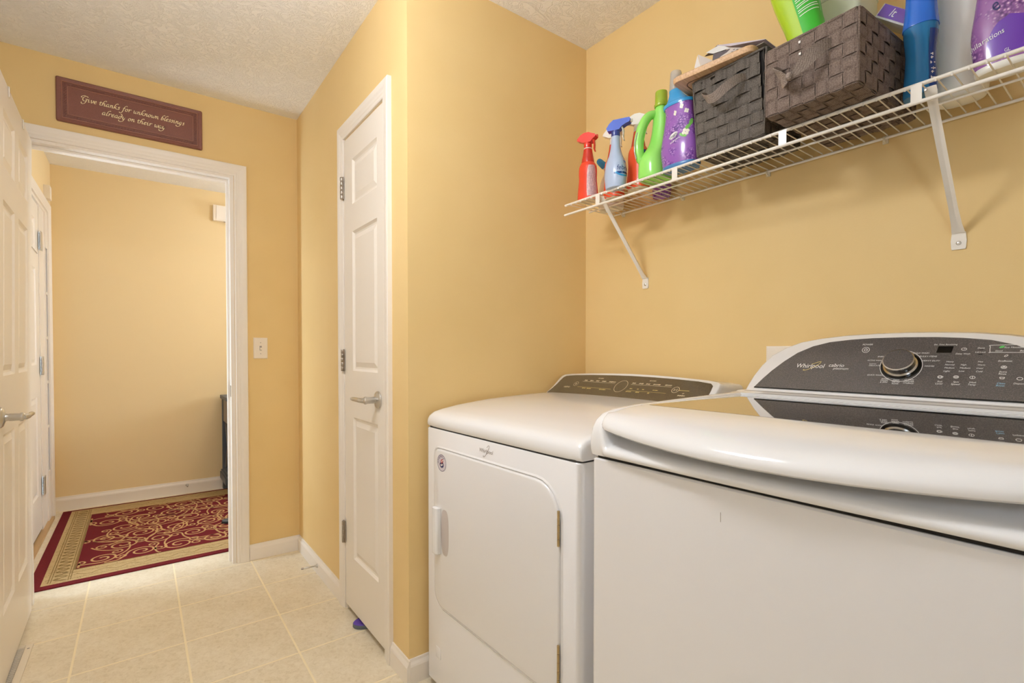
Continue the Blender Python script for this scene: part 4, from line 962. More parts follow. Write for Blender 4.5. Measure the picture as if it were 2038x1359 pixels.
tm = lambda u, v: fn(th0-.62+u/.05, .098+v, .0009)
def tilted(f, a): return lambda u, v: f(u*math.cos(a)-v*math.sin(a), u*math.sin(a)+v*math.cos(a))
bm = B(); rows = ring2(0, .000, .0195, .0085, 24); bm.faces.new([bm.verts.new(tilted(tm, .28)(a, b)) for a, b in rows]); obj('logo_patch', bm, M['print'], t, world=False)
tm2 = tilted(lambda u, v: fn(th0-.62+u/.05, .098+v, .0014), .28)
bm = B(); put_text(bm, 'Snuggle', .034, tm2, 0, 0, .15, 1.1); obj('lettering', bm, M['navy_ink'], t, world=False)
bm = B(); put_text(bm, 'exhilarations', .040, tm2, .002, -.0175, .1, 1.2); obj('lettering', bm, M['print'], t, world=False)
tm3 = lambda u, v: fn(th0+.98+u/.04, .115+v, .0012)
bm = B(); put_text(bm, 'S', .017, tm3, 0, 0, .15); obj('lettering', bm, M['navy_ink'], t, world=False)
def flower(fnm, th, z, s):
    bm = B()
    for a in range(4):
        a_ = a*math.pi/2+.4; f = [(s*.55*math.cos(a_)+s*.5*math.cos(b)*.9, s*.55*math.sin(a_)+s*.5*math.sin(b)) for b in [2*math.pi*i/10 for i in range(10)]]
        bm.faces.new([bm.verts.new(fnm(th+u/.05, z+v, .0008+a*.0001)) for u, v in f])
    obj('printed_flower', bm, M['petal'], t, world=False)
for th, z, s in ((-.55, .168, .009), (.10, .182, .008), (.42, .165, .008), (.28, .098, .011)): flower(fn, th0+th, z, s)
bm = B()
for th, z, a0 in ((.40, .112, .9), (.62, .128, 1.2), (.12, .090, 2.6)):
    f = [(.012*math.cos(b)*math.cos(a0)-.005*math.sin(b)*math.sin(a0), .012*math.cos(b)*math.sin(a0)+.005*math.sin(b)*math.cos(a0)) for b in [2*math.pi*i/12 for i in range(12)]]
    bm.faces.new([bm.verts.new(fn(th0+th+u/.05, z+v, .0007)) for u, v in f])
obj('printed_leaf', bm, M['leaf'], t, world=False)
t, fn = purple_bottle('purple lilac-print softener bottle with a white base, nearest the camera on the shelf', 1.400, .2045, M['lilac2'], M['beige_pl'], M['white_pl'], .032, .050, .245, True)
th0 = toward(1.40, .2045)
bm = B(); rows = []
for i in range(11):
    z = .018+.080*i/10; hw = .98*math.sqrt(max(0, 1-(max(0, i-2)/8)**2))+.001; rows.append([fn(th0+.12-hw+2*hw*j/14, z, .0006) for j in range(15)])
loft(bm, rows, False, False, closed=False); obj('label', bm, M['purple'], t, world=False, smooth=True)
tm = tilted(lambda u, v: fn(th0-.62+u/.042, .066+v, .0012), .22); bm = B(); put_text(bm, 'exhilarations', .066, tm, -.012, 0, .1, 1.15); obj('lettering', bm, M['print'], t, world=False)
tm = lambda u, v: fn(th0-.02+u/.042, .030+v, .0012); bm = B(); put_text(bm, 'GL', .010, tm, 0, 0, 0, 1.1); obj('lettering', bm, M['print'], t, world=False)
tm = tilted(lambda u, v: fn(th0-.50+u/.042, .128+v, .0012), .5); bm = B(); put_text(bm, 'e', .012, tm, 0, 0, .1, 1.3); obj('lettering', bm, M['navy_ink'], t, world=False)
# low bottle at the wall, only its base and lower side show through the wires
t = thing('small_bottle', 'low purple bottle against the wall, seen through the shelf wires behind the green jug', 'bottle', (1.523, 1.120, ZD))
obj('bottle_body', body(B(), [(0, .022, .030, 0, 0), (.004, .025, .034, 0, 0), (.06, .025, .034, 0, 0), (.085, .016, .02, 0, 0), (.095, .011, .011, 0, 0)], 2.3), M['lilac'], t, world=False, smooth=True)
obj('cap', revz(B(), .094, [(0, .0125), (.018, .0115)], seg=20), M['white_pl'], t, world=False, smooth=True)
# blue bead bottle
t = thing('scent_bead_bottle', 'slim blue bottle with an opaque deep blue top, right of the brown basket', 'bottle', (1.392, .343, ZD))
obj('bottle_body', body(B(), [(0, .024, .026, 0, 0), (.004, .028, .030, 0, 0), (.04, .027, .029, 0, 0), (.09, .0245, .0265, 0, 0), (.13, .0275, .0295, 0, 0), (.152, .029, .0310, 0, 0)], 2.2), M['clearblue'], t, world=False, smooth=True)
obj('beads', body(B(), [(.004, .021, .023, 0, 0), (.03, .022, .024, 0, 0), (.085, .0165, .0185, 0, 0), (.11, .018, .020, 0, 0), (.14, .022, .024, 0, 0)], 2.2), M['blueliquid'], t, world=False, smooth=True)
obj('cap', body(B(), [(.152, .0302, .0322, 0, 0), (.158, .0300, .0320, 0, 0), (.195, .0262, .0282, 0, 0), (.235, .0250, .0270, 0, 0), (.285, .0285, .0305, 0, 0), (.315, .0295, .0315, 0, 0), (.322, .024, .026, 0, 0)], 2.2), M['deepblue'], t, world=False, smooth=True)
fnb = body_at([(0, .0288, .0308, 0, 0), (.04, .0278, .0298, 0, 0), (.09, .0253, .0273, 0, 0), (.13, .0283, .0303, 0, 0), (.152, .0298, .0318, 0, 0)], 2.2); th0 = toward(1.392, .343)
bm = B(); rows = []
for i in range(9):
    z = .008+.128*i/8; hw = .42; rows.append([fnb(th0+.95-hw+2*hw*j/8, z, .0004) for j in range(9)])
loft(bm, rows, False, False, closed=False); obj('label', bm, M['navy_label'], t, world=False, smooth=True)
bm = B()
for i, (a, b) in enumerate(((.030, .0085), (.042, .0055), (.050, .0100), (.063, .0100), (.074, .0055), (.082, .0055))):
    ribbon(bm, [(-.004, a), (b-.004, a+.001)], .0009, lambda u, v: fnb(th0+.80+u/.027, v, .0009)); ribbon(bm, [(-.004+(i % 3)*.0022, a-.003), (-.004+(i % 3)*.0022, a+.003)], .0008, lambda u, v: fnb(th0+.80+u/.027, v, .0009))
obj('label_print', bm, M['print'], t, world=False)
# big milky bottle
t = thing('bleach_bottle', 'large milky white bottle between the blue bottle and the purple bottle', 'bottle', (1.482, .2925, ZD))
obj('bottle_body', body(B(), [(0, .030, .038, 0, 0), (.005, .035, .044, 0, 0), (.03, .038, .048, 0, 0), (.08, .041, .0500, 0, 0), (.15, .041, .0510, 0, 0), (.25, .040, .050, 0, 0), (.32, .032, .040, 0, 0), (.355, .016, .018, 0, 0), (.365, .0145, .0145, 0, 0)], 2.6, 36), M['beige_pl'], t, world=False, smooth=True)
obj('cap', revz(B(), .364, [(0, .018), (.022, .0175), (.024, .015)], seg=24), M['white_pl'], t, world=False, smooth=True)
fnb = body_at([(0, .0355, .0445, 0, 0), (.03, .038, .048, 0, 0), (.08, .041, .0500, 0, 0), (.15, .041, .0510, 0, 0), (.25, .040, .050, 0, 0)], 2.6)
bm = B(); rows = [[fnb(math.radians(88)+j*.12, .03+.21*i/8, .0006) for j in range(6)] for i in range(9)]
loft(bm, rows, False, False, closed=False); obj('label', bm, M['navy_label'], t, world=False, smooth=True)
bm = B(); rows = [[fnb(math.radians(272)+j*.06*math.sin(math.pi*(i+.3)/8.6), .045+.075*i/8, .0006) for j in range(-5, 6)] for i in range(9)]
loft(bm, rows, False, False, closed=False); obj('label', bm, M['lilac2'], t, world=False, smooth=True)

# ------------------------------------------------------------------ woven baskets
def strap_mesh(n, cell, width, sign, amp=.0026, th=.0011):
    """a strap along local x of n cells, weaving in and out along z"""
    bm = B(); rows = []
    for i in range(n*4+1):
        c = i/4; j = min(int(c), n-1); ph = c-j
        prof = [0.0, .85, 1.0, .85][int(round(ph*4)) % 4] if ph < .999 else 0.0
        z = amp*prof*(1 if (j+sign) % 2 == 0 else -1); x = c*cell
        rows.append([(x, -width/2, z-th*.5), (x, width/2, z-th*.5), (x, width/2, z+th*.5), (x, -width/2, z+th*.5)])
    loft(bm, rows); me = bpy.data.meshes.new('strap')
    bmesh.ops.recalc_face_normals(bm, faces=bm.faces); bm.to_mesh(me); bm.free(); return me
def basket(label, loc, rz, W, D, H, taper, cols, sides, rows_, m, lin, group):
    """local frame: x into the shelf (depth D), y to -W..0 along the shelf, front at x=0"""
    t = thing('woven_basket', label, 'basket', loc, rz, group)
    cache = {}
    e = taper
    def face(o, a, b, nc, nr, n):
        """o origin, a (nc cells) and b (nr cells) edge vectors, n outward"""
        o, a, b, n = Vector(o), Vector(a), Vector(b), Vector(n).normalized()
        for k_, (p, q, cp, cq) in enumerate(((b, a, nr, nc), (a, b, nc, nr))):
            L_, cell, wdt = p.length, p.length/cp, q.length/cq*.94
            for i in range(cq):
                s = (i+(0 if k_ else 1)) % 2
                key = (round(L_, 4), cp, round(wdt, 4), s)
                if key not in cache: cache[key] = strap_mesh(cp, cell, wdt, s); cache[key].materials.append(m)
                ob = link('strap', cache[key], t)
                X_ = p.normalized(); Z_ = n; Y_ = Z_.cross(X_).normalized(); X2 = Y_.cross(Z_).normalized()
                c = o+q*((i+.5)/cq)
                ob.matrix_local = Matrix((( X_.x, Y_.x, Z_.x, c.x), (X_.y, Y_.y, Z_.y, c.y), (X_.z, Y_.z, Z_.z, c.z), (0, 0, 0, 1)))
    z0 = .004; f0, f1 = (e, -e), None
    b_fl, b_fr, b_bl, b_br = Vector((e, -e, z0)), Vector((e, -W+e, z0)), Vector((D-e, -e, z0)), Vector((D-e, -W+e, z0))
    t_fl, t_fr, t_bl, t_br = Vector((0, 0, H)), Vector((0, -W, H)), Vector((D, 0, H)), Vector((D, -W, H))
    face(b_fl, b_fr-b_fl, (t_fl-b_fl), cols, rows_, (-1, 0, 0)); face(b_bl, b_br-b_bl, (t_bl-b_bl), cols, rows_, (1, 0, 0))
    face(b_fr, b_br-b_fr, (t_fr-b_fr), sides, rows_, (0, -1, 0)); face(b_fl, b_bl-b_fl, (t_fl-b_fl), sides, rows_, (0, 1, 0))
    face(b_fl+Vector((0, 0, -.001)), b_bl-b_fl, b_fr-b_fl, sides, cols, (0, 0, -1))
    g = .0045; bm = B()
    rr = [[(e+g, -e-g, z0+g), (D-e-g, -e-g, z0+g), (D-e-g, -W+e+g, z0+g), (e+g, -W+e+g, z0+g)], [(g, -g, H), (D-g, -g, H), (D-g, -W+g, H), (g, -W+g, H)], [(g+.003, -g-.003, H), (D-g-.003, -g-.003, H), (D-g-.003, -W+g+.003, H), (g+.003, -W+g+.003, H)], [(e+g+.003, -e-g-.003, z0+g+.003), (D-e-g-.003, -e-g-.003, z0+g+.003), (D-e-g-.003, -W+e+g+.003, z0+g+.003), (e+g+.003, -W+e+g+.003, z0+g+.003)]]
    loft(bm, rr, True, True); obj('shade_liner', bm, lin, t, world=False)
    rim = [(0, 0, H), (D, 0, H), (D, -W, H), (0, -W, H)]
    pts = []
    for i in range(4):
        a, b = Vector(rim[i]), Vector(rim[(i+1) % 4])
        for s in (.03, .2, .4, .6, .8, .97): pts.append(a+(b-a)*s)
    bm = B(); tube(bm, pts, .0032, 8, True); obj('rim', bm, m, t, world=False, smooth=True)
    for a, b in ((b_fl, t_fl), (b_fr, t_fr), (b_bl, t_bl), (b_br, t_br)):
        obj('corner_strap', tube(B(), [a, (a+b)/2, b], .0028, 8), m, t, world=False, smooth=True)
    return t
def handle_strap(t, pts, wid, m, th=.0014):
    """ribbon handle; pts rows: x, y, z, half width factor, twist"""
    ss = smooth_sections(pts, 6); bm = B(); rows = []
    for i, (x, y, z, k, tw) in enumerate(ss):
        a = ss[max(i-1, 0)]; b = ss[min(i+1, len(ss)-1)]; d = Vector((b[0]-a[0], b[1]-a[1], b[2]-a[2])).normalized()
        side = Vector((-math.sin(tw), 0, math.cos(tw))); side = (side-d*side.dot(d)).normalized(); n = d.cross(side)
        c = Vector((x, y, z)); h = wid/2*k
        rows.append([c+side*h-n*th, c+side*h+n*th, c-side*h+n*th, c-side*h-n*th])
    loft(bm, rows); return obj('handle', bm, m, t, world=False, smooth=True, angle=50)
bl = basket('charcoal woven-strap basket holding the tan board, beside the purple bottle', (1.298, .848, ZD), math.radians(-2.0), .216, .205, .218, .010, 6, 6, 7, M['strap_dark'], M['shade_liner'], 'woven storage baskets')
H_ = .218
handle_strap(bl, [(.004, -.050, .158, .5, .3), (-.012, -.050, .156, .9, .7), (-.032, -.058, .145, 1, 1.0), (-.048, -.080, .126, 1, .8), (-.050, -.104, .124, 1, .5), (-.042, -.130, .140, 1, .3), (-.022, -.150, .158, .95, .2), (.004, -.160, .168, .7, .1)], .024, M['strap_handle_lit'], .0009)
for y, z in ((-.024, .207), (-.064, .207)): obj('strap_slot', box(B(), -.0012, .003, y-.007, y+.007, z-.0025, z+.0025), M['black'], bl, world=False)
br_ = basket('brown woven-strap basket overhanging the shelf edge, with a knotted strap handle', (1.218, .598, ZD), math.radians(-3.3), .199, .312, .157, .002, 7, 10, 5, M['strap_brown'], M['shade_liner'], 'woven storage baskets')
handle_strap(br_, [(.004, -.038, .092, .6, .3), (-.012, -.038, .090, .95, .8), (-.034, -.043, .080, 1, 1.0), (-.046, -.056, .066, .9, .8), (-.046, -.072, .054, .45, .7), (-.046, -.080, .051, .30, .6), (-.045, -.088, .054, .45, .5), (-.042, -.106, .068, 1.0, .35), (-.032, -.126, .088, 1.05, .2), (-.014, -.140, .104, .85, .1), (.004, -.147, .112, .5, .1)], .027, M['strap_handle_lit'], .0009)
handle_strap(br_, [(.004, -.042, .072, .5, .2), (-.020, -.049, .056, .8, .4), (-.040, -.062, .048, .9, .5), (-.0455, -.076, .050, .4, .6)], .022, M['strap_handle_lit'], .0009)
obj('knot', body(B(), [(.044, .004, .004, -.046, -.080), (.047, .0075, .0075, -.046, -.080), (.055, .0085, .0075, -.046, -.080), (.060, .005, .005, -.046, -.080)], 2.2, 16), M['strap_handle_lit'], br_, world=False, smooth=True)
for y, z in ((-.080, .143), (-.081, .116)): obj('price_tag_end', box(B(), -.0042, -.002, y-.0022, y+.0022, z-.0026, z+.0026), M['white_pl'], br_, world=False)
# tan board and torn carton on the dark basket
t = thing('cutting_board', 'thin tan wooden board lying across the charcoal basket', 'board', (1.2535, .893, ZD+H_+.0040), math.radians(6.0))
bm = B(); loft(bm, [[(x, -y, 0) for x, y in [(p[0], p[1]) for p in rrect(.003, .247, .003, .232, .018, 0)]], [(x, -y, .006) for x, y in [(p[0], p[1]) for p in rrect(0, .25, 0, .235, .02, 0)]], [(x, -y, .013) for x, y in [(p[0], p[1]) for p in rrect(0, .25, 0, .235, .02, 0)]], [(x, -y, .017) for x, y in [(p[0], p[1]) for p in rrect(.004, .246, .004, .231, .018, 0)]]])
obj('board_body', bm, M['board'], t, world=False, smooth=True, angle=30)
gp = [Vector((p[0], -p[1], -.0001)) for p in rrect(.030, .220, .028, .205, .02, 0)]
obj('groove', tube(B(), gp, .0013, 6, True), M['groove'], t, world=False)
t = thing('carton', 'torn lilac and grey carton with open flaps, lying on the tan board', 'carton', (1.34, .74, ZD+H_+.0214))
def sheet(name, pts, vec, m): return obj(name, prism(B(), pts, vec), m, t)
zb = ZD+H_+.0216
sheet('front_panel', [(1.306, .800, zb), (1.300, .690, zb), (1.300, .684, zb+.004), (1.304, .742, zb+.034), (1.306, .797, zb+.006)], (.0012, 0, 0), M['card_in'])
sheet('top_panel', [(1.304, .738, zb+.036), (1.300, .640, zb+.004), (1.392, .640, zb+.004), (1.392, .760, zb+.060), (1.318, .786, zb+.066)], (0, 0, .0012), M['card_out'])
sheet('back_panel', [(1.392, .640, zb), (1.392, .800, zb), (1.392, .790, zb+.060), (1.392, .640, zb+.004)], (.0012, 0, 0), M['card_out'])
sheet('base_panel', [(1.308, .800, zb), (1.302, .645, zb), (1.391, .645, zb), (1.391, .800, zb)], (0, 0, .0010), M['card_in'])
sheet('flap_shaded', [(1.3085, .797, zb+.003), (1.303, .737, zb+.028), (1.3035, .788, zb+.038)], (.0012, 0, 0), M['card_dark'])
sheet('flap', [(1.310, .814, zb+.056), (1.318, .776, zb+.064), (1.303, .737, zb+.030), (1.302, .788, zb+.0385)], (0, .0010, .0006), M['card_white'])
sheet('flap', [(1.292, .829, zb+.052), (1.300, .789, zb+.020), (1.302, .791, zb+.001), (1.294, .821, zb+.012)], (.0010, .0006, 0), M['card_in'])
sheet('flap', [(1.300, .845, zb+.026), (1.293, .831, zb+.051), (1.296, .822, zb+.012), (1.302, .838, zb+.004)], (.0010, .0008, 0), M['card_white'])
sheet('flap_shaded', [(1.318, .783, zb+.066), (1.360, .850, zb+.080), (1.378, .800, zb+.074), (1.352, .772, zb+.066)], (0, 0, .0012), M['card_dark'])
bm = B(); random.seed(3)
for i in range(16):
    y, z = random.uniform(.705, .765), random.uniform(.006, .024)
    if z < (.78-y)*.40: ribbon(bm, [(y, zb+z), (y-.006, zb+z+random.uniform(-.004, .004))], .0009, lambda a, c: (1.3028-.0035*max(0, (.74-a)/.05), a, c))
obj('printed_sprig', bm, M['card_dark'], t)
# contents of the brown basket
t = thing('squeeze_bottle', 'bright green bottle with white text lines leaning in the brown basket', 'bottle', (1.296, .492, ZD+.0255))
bs = [(0, .028, .038, 0, 0), (.006, .031, .042, 0, 0), (.08, .033, .046, 0, 0), (.19, .030, .040, 0, 0), (.28, .034, .047, 0, 0), (.36, .033, .046, 0, 0), (.40, .018, .024, 0, 0), (.41, .013, .013, 0, 0)]
Rl = Matrix.Rotation(math.radians(-15.0), 4, 'X')
bm = body(B(), bs, 2.5, 32); bm.transform(Rl); obj('bottle_body', bm, M['limegrad'], t, world=False, smooth=True)
bm = revz(B(), .409, [(0, .016), (.03, .014), (.032, .008)]); bm.transform(Rl); obj('cap', bm, M['white_pl'], t, world=False, smooth=True)
fb = body_at(bs, 2.5); thb = toward(1.296, .52)+.30
rows = [[fb(thb-.62+1.9*j/14, .06+.30*i/12, .0006) for j in range(15)] for i in range(13)]
bm = loft(B(), rows, False, False, closed=False); bm.transform(Rl); obj('label', bm, M['greenlabel'], t, world=False, smooth=True)
bm = B(); z = .215; random.seed(11)
while z < .355:
    a0 = -.50; L2 = random.choice((.95, 1.1, 1.2, 1.15, .7)); seg_ = 12
    ribbon(bm, [(a0+L2*i/seg_, z+.004*i/seg_) for i in range(seg_+1)], .0009, lambda u, v: fb(thb+u, v, .0011)); z += random.choice((.0052, .0052, .0052, .0085))
bm.transform(Rl); obj('label_print', bm, M['print'], t, world=False)
bm = B(); ribbon(bm, [(.80, .212), (.80, .252)], .012, lambda u, v: fb(thb+u+(v-.23)*0, v, .0012)); 
bm.transform(Rl); obj('label_patch', bm, M['card_white'], t, world=False)
t = thing('storage_tub', 'frosted pale green tub standing upright in the brown basket', 'tub', (1.440, .5135, ZD+.0130), math.radians(-3.3))
def rq(hx, hy, r, z): return [(p[0], p[1], z) for p in rrect(-hx, hx, -hy, hy, r, 0)]
obj('tub_body', loft(B(), [rq(.056, .054, .012, 0), rq(.058, .056, .014, .004), rq(.060, .058, .015, .300)]), M['jug'], t, world=False, smooth=True, angle=50)
obj('lid', loft(B(), [rq(.0615, .0595, .015, .3004), rq(.062, .060, .016, .302), rq(.062, .060, .016, .309), rq(.060, .058, .015, .311)]), M['jug'], t, world=False, smooth=True, angle=40)
t = thing('plastic_jug', 'pale lilac plastic jug with a finger hole, on top of the frosted tub', 'jug', (1.440, .535, ZD+.0130+.3118))
bm = B(); tube(bm, crom([(-.008, .030, .012), (-.010, .066, .016), (-.010, .076, .040), (-.008, .060, .066), (-.004, .030, .070)], 6), .0125, 14); obj('grip', bm, M['jug_handle'], t, world=False, smooth=True)
obj('jug_body', body(B(), [(0, .036, .040, 0, -.012), (.004, .040, .044, 0, -.012), (.10, .040, .044, 0, -.012), (.13, .022, .024, 0, -.012), (.14, .016, .016, 0, -.012)], 3), M['jug_handle'], t, world=False, smooth=True)
t = thing('carton', 'white carton with a purple printed panel leaning behind the brown basket', 'carton', (1.458, .357, 1.872), 0)
Rc = Matrix.Rotation(math.radians(42), 4, 'X')
bm = box(B(), 0, .080, 0, .125, 0, .030); bm.transform(Rc); obj('box_body', bm, M['card_white'], t, world=False, bevel=.0012)
bm = box(B(), -.0008, .0005, .050, .122, .004, .0295); bm.transform(Rc); obj('printed_panel', bm, M['purple'], t, world=False)
bm = B(); put_text(bm, 'lt', .012, lambda u, v: Rc @ Vector((-.0012, .088-u, .018+v)), 0, 0, .15); obj('lettering', bm, M['print'], t, world=False)
# ------------------------------------------------------------------ plaque over the doorway
PX0, PX1, PZ0, PZ1 = -.287, .265, 2.156, 2.352
pq = thing('wall_plaque', 'long burgundy plaque with cream script lettering above the open doorway', 'plaque', ((PX0+PX1)/2, YF, (PZ0+PZ1)/2))
def xz(p): return [(a, b) for a, b in p]
def rr_xz(x0, x1, z0, z1, r, y): return [(a, y, b) for a, b, _ in rrect(x0, x1, z0, z1, r, 0)]
bm = loft(B(), [rr_xz(PX0, PX1, PZ0, PZ1, .007, YF-.0005), rr_xz(PX0, PX1, PZ0, PZ1, .007, YF-.009), rr_xz(PX0+.004, PX1-.004, PZ0+.004, PZ1-.004, .006, YF-.0125), rr_xz(PX0+.018, PX1-.018, PZ0+.0155, PZ1-.0155, .004, YF-.0110), rr_xz(PX0+.021, PX1-.021, PZ0+.018, PZ1-.018, .003, YF-.0085)])
obj('plate', bm, M['plaque'], pq, smooth=True, angle=25)
def ring_bar(x0, x1, z0, z1, w_, y0, y1, name, m):
    bm = loft(B(), [rr_xz(x0, x1, z0, z1, .003, y0), rr_xz(x0, x1, z0, z1, .003, y1), rr_xz(x0+w_, x1-w_, z0+w_, z1-w_, .002, y1), rr_xz(x0+w_, x1-w_, z0+w_, z1-w_, .002, y0)], False, False)
    return obj(name, bm, m, pq)
ring_bar(PX0+.0195, PX1-.0195, PZ0+.0165, PZ1-.0165, .0016, YF-.008, YF-.0122, 'outer_ridge', M['plaque_edge'])
ring_bar(PX0+.0395, PX1-.0395, PZ0+.0355, PZ1-.0355, .0013, YF-.008, YF-.0108, 'inner_ridge', M['plaque_edge'])
bm = B(); nx, nz = 44, 12
xa, xb, za, zb = PX0+.030, PX1-.030, PZ0+.0265, PZ1-.0265
spots = [(xa+(xb-xa)*i/nx, z) for i in range(nx+1) for z in (za, zb)]+[(x, za+(zb-za)*i/nz) for i in range(1, nz) for x in (xa, xb)]
for x, z in spots:
    axial(bm, (x, YF-.0088, z), (0, -1, 0), [(0, .0052), (.0022, .0048), (.0024, .0030), (.0006, .0024)], 8); axial(bm, (x, YF-.0086, z), (0, -1, 0), [(0, .0012), (.0022, .0009)], 6)
o = obj('beading', bm, M['plaque'], pq, smooth=True); o['kind'] = 'stuff'
GL = {
 'G': (1.75, [[(1.62, 1.62), (1.25, 2.0), (.75, 1.85), (.38, 1.25), (.42, .55), (.85, .15), (1.30, .40), (1.45, .95)], [(1.0, .95), (1.45, 1.0), (1.75, .95)], [(1.45, .95), (1.40, .2), (1.20, -.55), (.75, -.95), (.30, -.75), (.28, -.35)], [(1.2, 1.95), (.55, 2.1), (-.10, 1.75), (-.15, 1.40), (.15, 1.30)]]),
 'i': (.72, [[(0, .75), (.2, 1), (.24, .3), (.38, .02), (.68, .3)], [(.24, 1.42), (.30, 1.48)]]),
 'v': (.95, [[(0, .8), (.2, 1), (.28, .45), (.42, 0), (.72, .45), (.80, .95), (.68, 1.02)]]),
 'e': (.85, [[(.08, .48), (.42, .55), (.58, .85), (.38, 1.02), (.10, .70), (.12, .22), (.38, 0), (.78, .28)]]),
 't': (.72, [[(.26, 1.45), (.20, .75), (.22, .2), (.42, .02), (.68, .25)], [(-.10, .92), (.30, 1.02), (.72, 1.06)]]),
 'h': (1.15, [[(.12, 0), (.20, 1.1), (.48, 1.85), (.82, 2.0), (.95, 1.78)], [(.16, .5), (.48, .98), (.70, .80), (.68, .22), (.85, .02), (1.10, .28)]]),
 'a': (1.05, [[(.70, .88), (.42, 1.02), (.10, .62), (.14, .12), (.40, .05), (.66, .5), (.74, .98)], [(.74, .98), (.68, .25), (.80, .02), (1.02, .25)]]),
 'n': (1.10, [[(0, .75), (.18, 1.0), (.20, .5), (.18, 0)], [(.20, .45), (.50, .98), (.70, .82), (.68, .22), (.82, .02), (1.06, .28)]]),
 'k': (1.05, [[(.12, 0), (.20, 1.1), (.46, 1.85), (.80, 2.0), (.92, 1.80)], [(.74, 1.0), (.50, .70), (.18, .50)], [(.28, .55), (.55, .25), (.80, .0), (1.02, .1)]]),
 's': (.72, [[(.58, .88), (.36, 1.02), (.18, .78), (.48, .42), (.42, .06), (.02, .05)]]),
 'f': (.85, [[(1.15, 1.75), (.98, 2.0), (.60, 1.75), (.40, .9), (.28, -.2), (.05, -.85), (-.35, -1.0), (-.55, -.72)], [(.08, .90), (.45, .96), (.80, .98)]]),
 'o': (.90, [[(.42, 1.0), (.10, .60), (.18, .08), (.48, .04), (.70, .48), (.55, .94), (.36, .98)]]),
 'r': (.85, [[(0, .75), (.18, 1.0), (.20, .5), (.18, 0)], [(.20, .5), (.42, .92), (.66, 1.0), (.78, .86)]]),
 'u': (1.10, [[(0, .85), (.18, 1.0), (.18, .3), (.36, .02), (.62, .35), (.72, .98)], [(.72, .98), (.68, .25), (.82, .02), (1.06, .28)]]),
 'w': (1.30, [[(0, .85), (.18, 1.0), (.20, .3), (.38, .02), (.60, .4), (.66, .95)], [(.66, .95), (.68, .25), (.86, .02), (1.12, .45), (1.14, .98), (1.02, 1.02)]]),
 'b': (.92, [[(.90, 1.78), (.78, 2.0), (.40, 1.7), (.16, .9), (.14, .15), (.40, .02), (.68, .38), (.60, .85), (.35, .92), (.16, .6)]]),
 'l': (.62, [[(.95, 1.78), (.80, 2.0), (.44, 1.7), (.20, .9), (.18, .2), (.34, .02), (.60, .28)]]),
 'd': (1.0, [[(.66, .85), (.40, 1.02), (.10, .60), (.16, .10), (.42, .05), (.68, .5), (.80, 1.25), (.62, 1.75), (.25, 1.85)]]),
 'y': (1.05, [[(0, .85), (.18, 1.0), (.18, .35), (.36, .05), (.62, .35), (.74, .98)], [(.74, .98), (.64, .1), (.38, -.65), (-.10, -1.0), (-.60, -.85), (-.72, -.45)]]),
 'g': (1.05, [[(.70, .88), (.42, 1.02), (.10, .62), (.14, .12), (.40, .05), (.66, .5), (.74, .98)], [(.74, .98), (.64, .1), (.38, -.65), (-.10, -1.0), (-.60, -.85), (-.72, -.45)]]),
 ' ': (.62, [])}
def script_line(bm, text, x0, x1, zb0, zb1, xh, slant=.30):
    tot = sum(GL[c][0] for c in text); k = (x1-x0)/tot; u = 0
    for c in text:
        adv, strokes = GL[c]
        for s in strokes:
            pts = [(p.x, p.y) for p in crom([(a, b, 0) for a, b in s], 6)]
            pts = [((u+a)*k+slant*b*xh*.9, b*xh) for a, b in pts]
            ribbon(bm, pts, lambda a: .00072+.00085*abs(math.sin(a-math.radians(35))), lambda p, q: (x0+p, YF-.0107, zb0+(zb1-zb0)*p/(x1-x0)+q))
        u += adv
bm = B()
script_line(bm, 'Give thanks for unknown blessings', -.203, .188, 2.2655, 2.2600, .0125)
script_line(bm, 'already on their way', -.130, .110, 2.2235, 2.2195, .0125)
g_ = bmesh.ops.solidify if False else None
obj('lettering', bm, M['cream'], pq)['kind'] = 'stuff'
# ------------------------------------------------------------------ switch, outlet, boxes on walls
def plate(name, label, cat, loc, nrm, w_, h_, parts):
    t = thing(name, label, cat, loc); n = Vector(nrm); e = Vector((0, 0, 1)).cross(n); up = Vector((0, 0, 1)); L0 = Vector(loc)
    def slab_(w0, h0, d0, d1, cu=0, cv=0, ins=.0): 
        return loft(B(), [[L0+n*d0+e*(cu+a*w0)+up*(cv+b*h0) for a, b in ((-1, -1), (1, -1), (1, 1), (-1, 1))], [L0+n*(d0+(d1-d0)*.5)+e*(cu+a*w0)+up*(cv+b*h0) for a, b in ((-1, -1), (1, -1), (1, 1), (-1, 1))], [L0+n*d1+e*(cu+a*(w0-ins))+up*(cv+b*(h0-ins)) for a, b in ((-1, -1), (1, -1), (1, 1), (-1, 1))]])
    obj('cover_plate', slab_(w_/2, h_/2, .0003, .006, ins=.004), M['whitebox'], t)
    for nm, w0, h0, d0, d1, cu, cv, m in parts: obj(nm, slab_(w0/2, h0/2, d0, d1, cu, cv), m, t)
    return t
swp = plate('light_switch', 'white toggle light switch plate right of the doorway', 'light switch', (.527, YF, 1.149), (0, -1, 0), .070, .114,
    [('toggle_frame', .011, .025, .0055, .0068, 0, 0, M['grey_print']), ('toggle', .0075, .012, .006, .016, 0, -.003, M['whitebox']), ('screw', .004, .004, .0055, .0068, 0, .030, M['grey_print']), ('screw', .004, .004, .0055, .0068, 0, -.030, M['grey_print'])])
plate('outlet_box', 'white outlet plate on the wall half hidden behind the washer console', 'outlet', (XR, .711, 1.090), (-1, 0, 0), .095, .114,
    [('screw', .0045, .0045, .0055, .0068, .028, .018, M['black']), ('socket', .030, .026, .0055, .0075, -.012, -.022, M['whitebox'])])
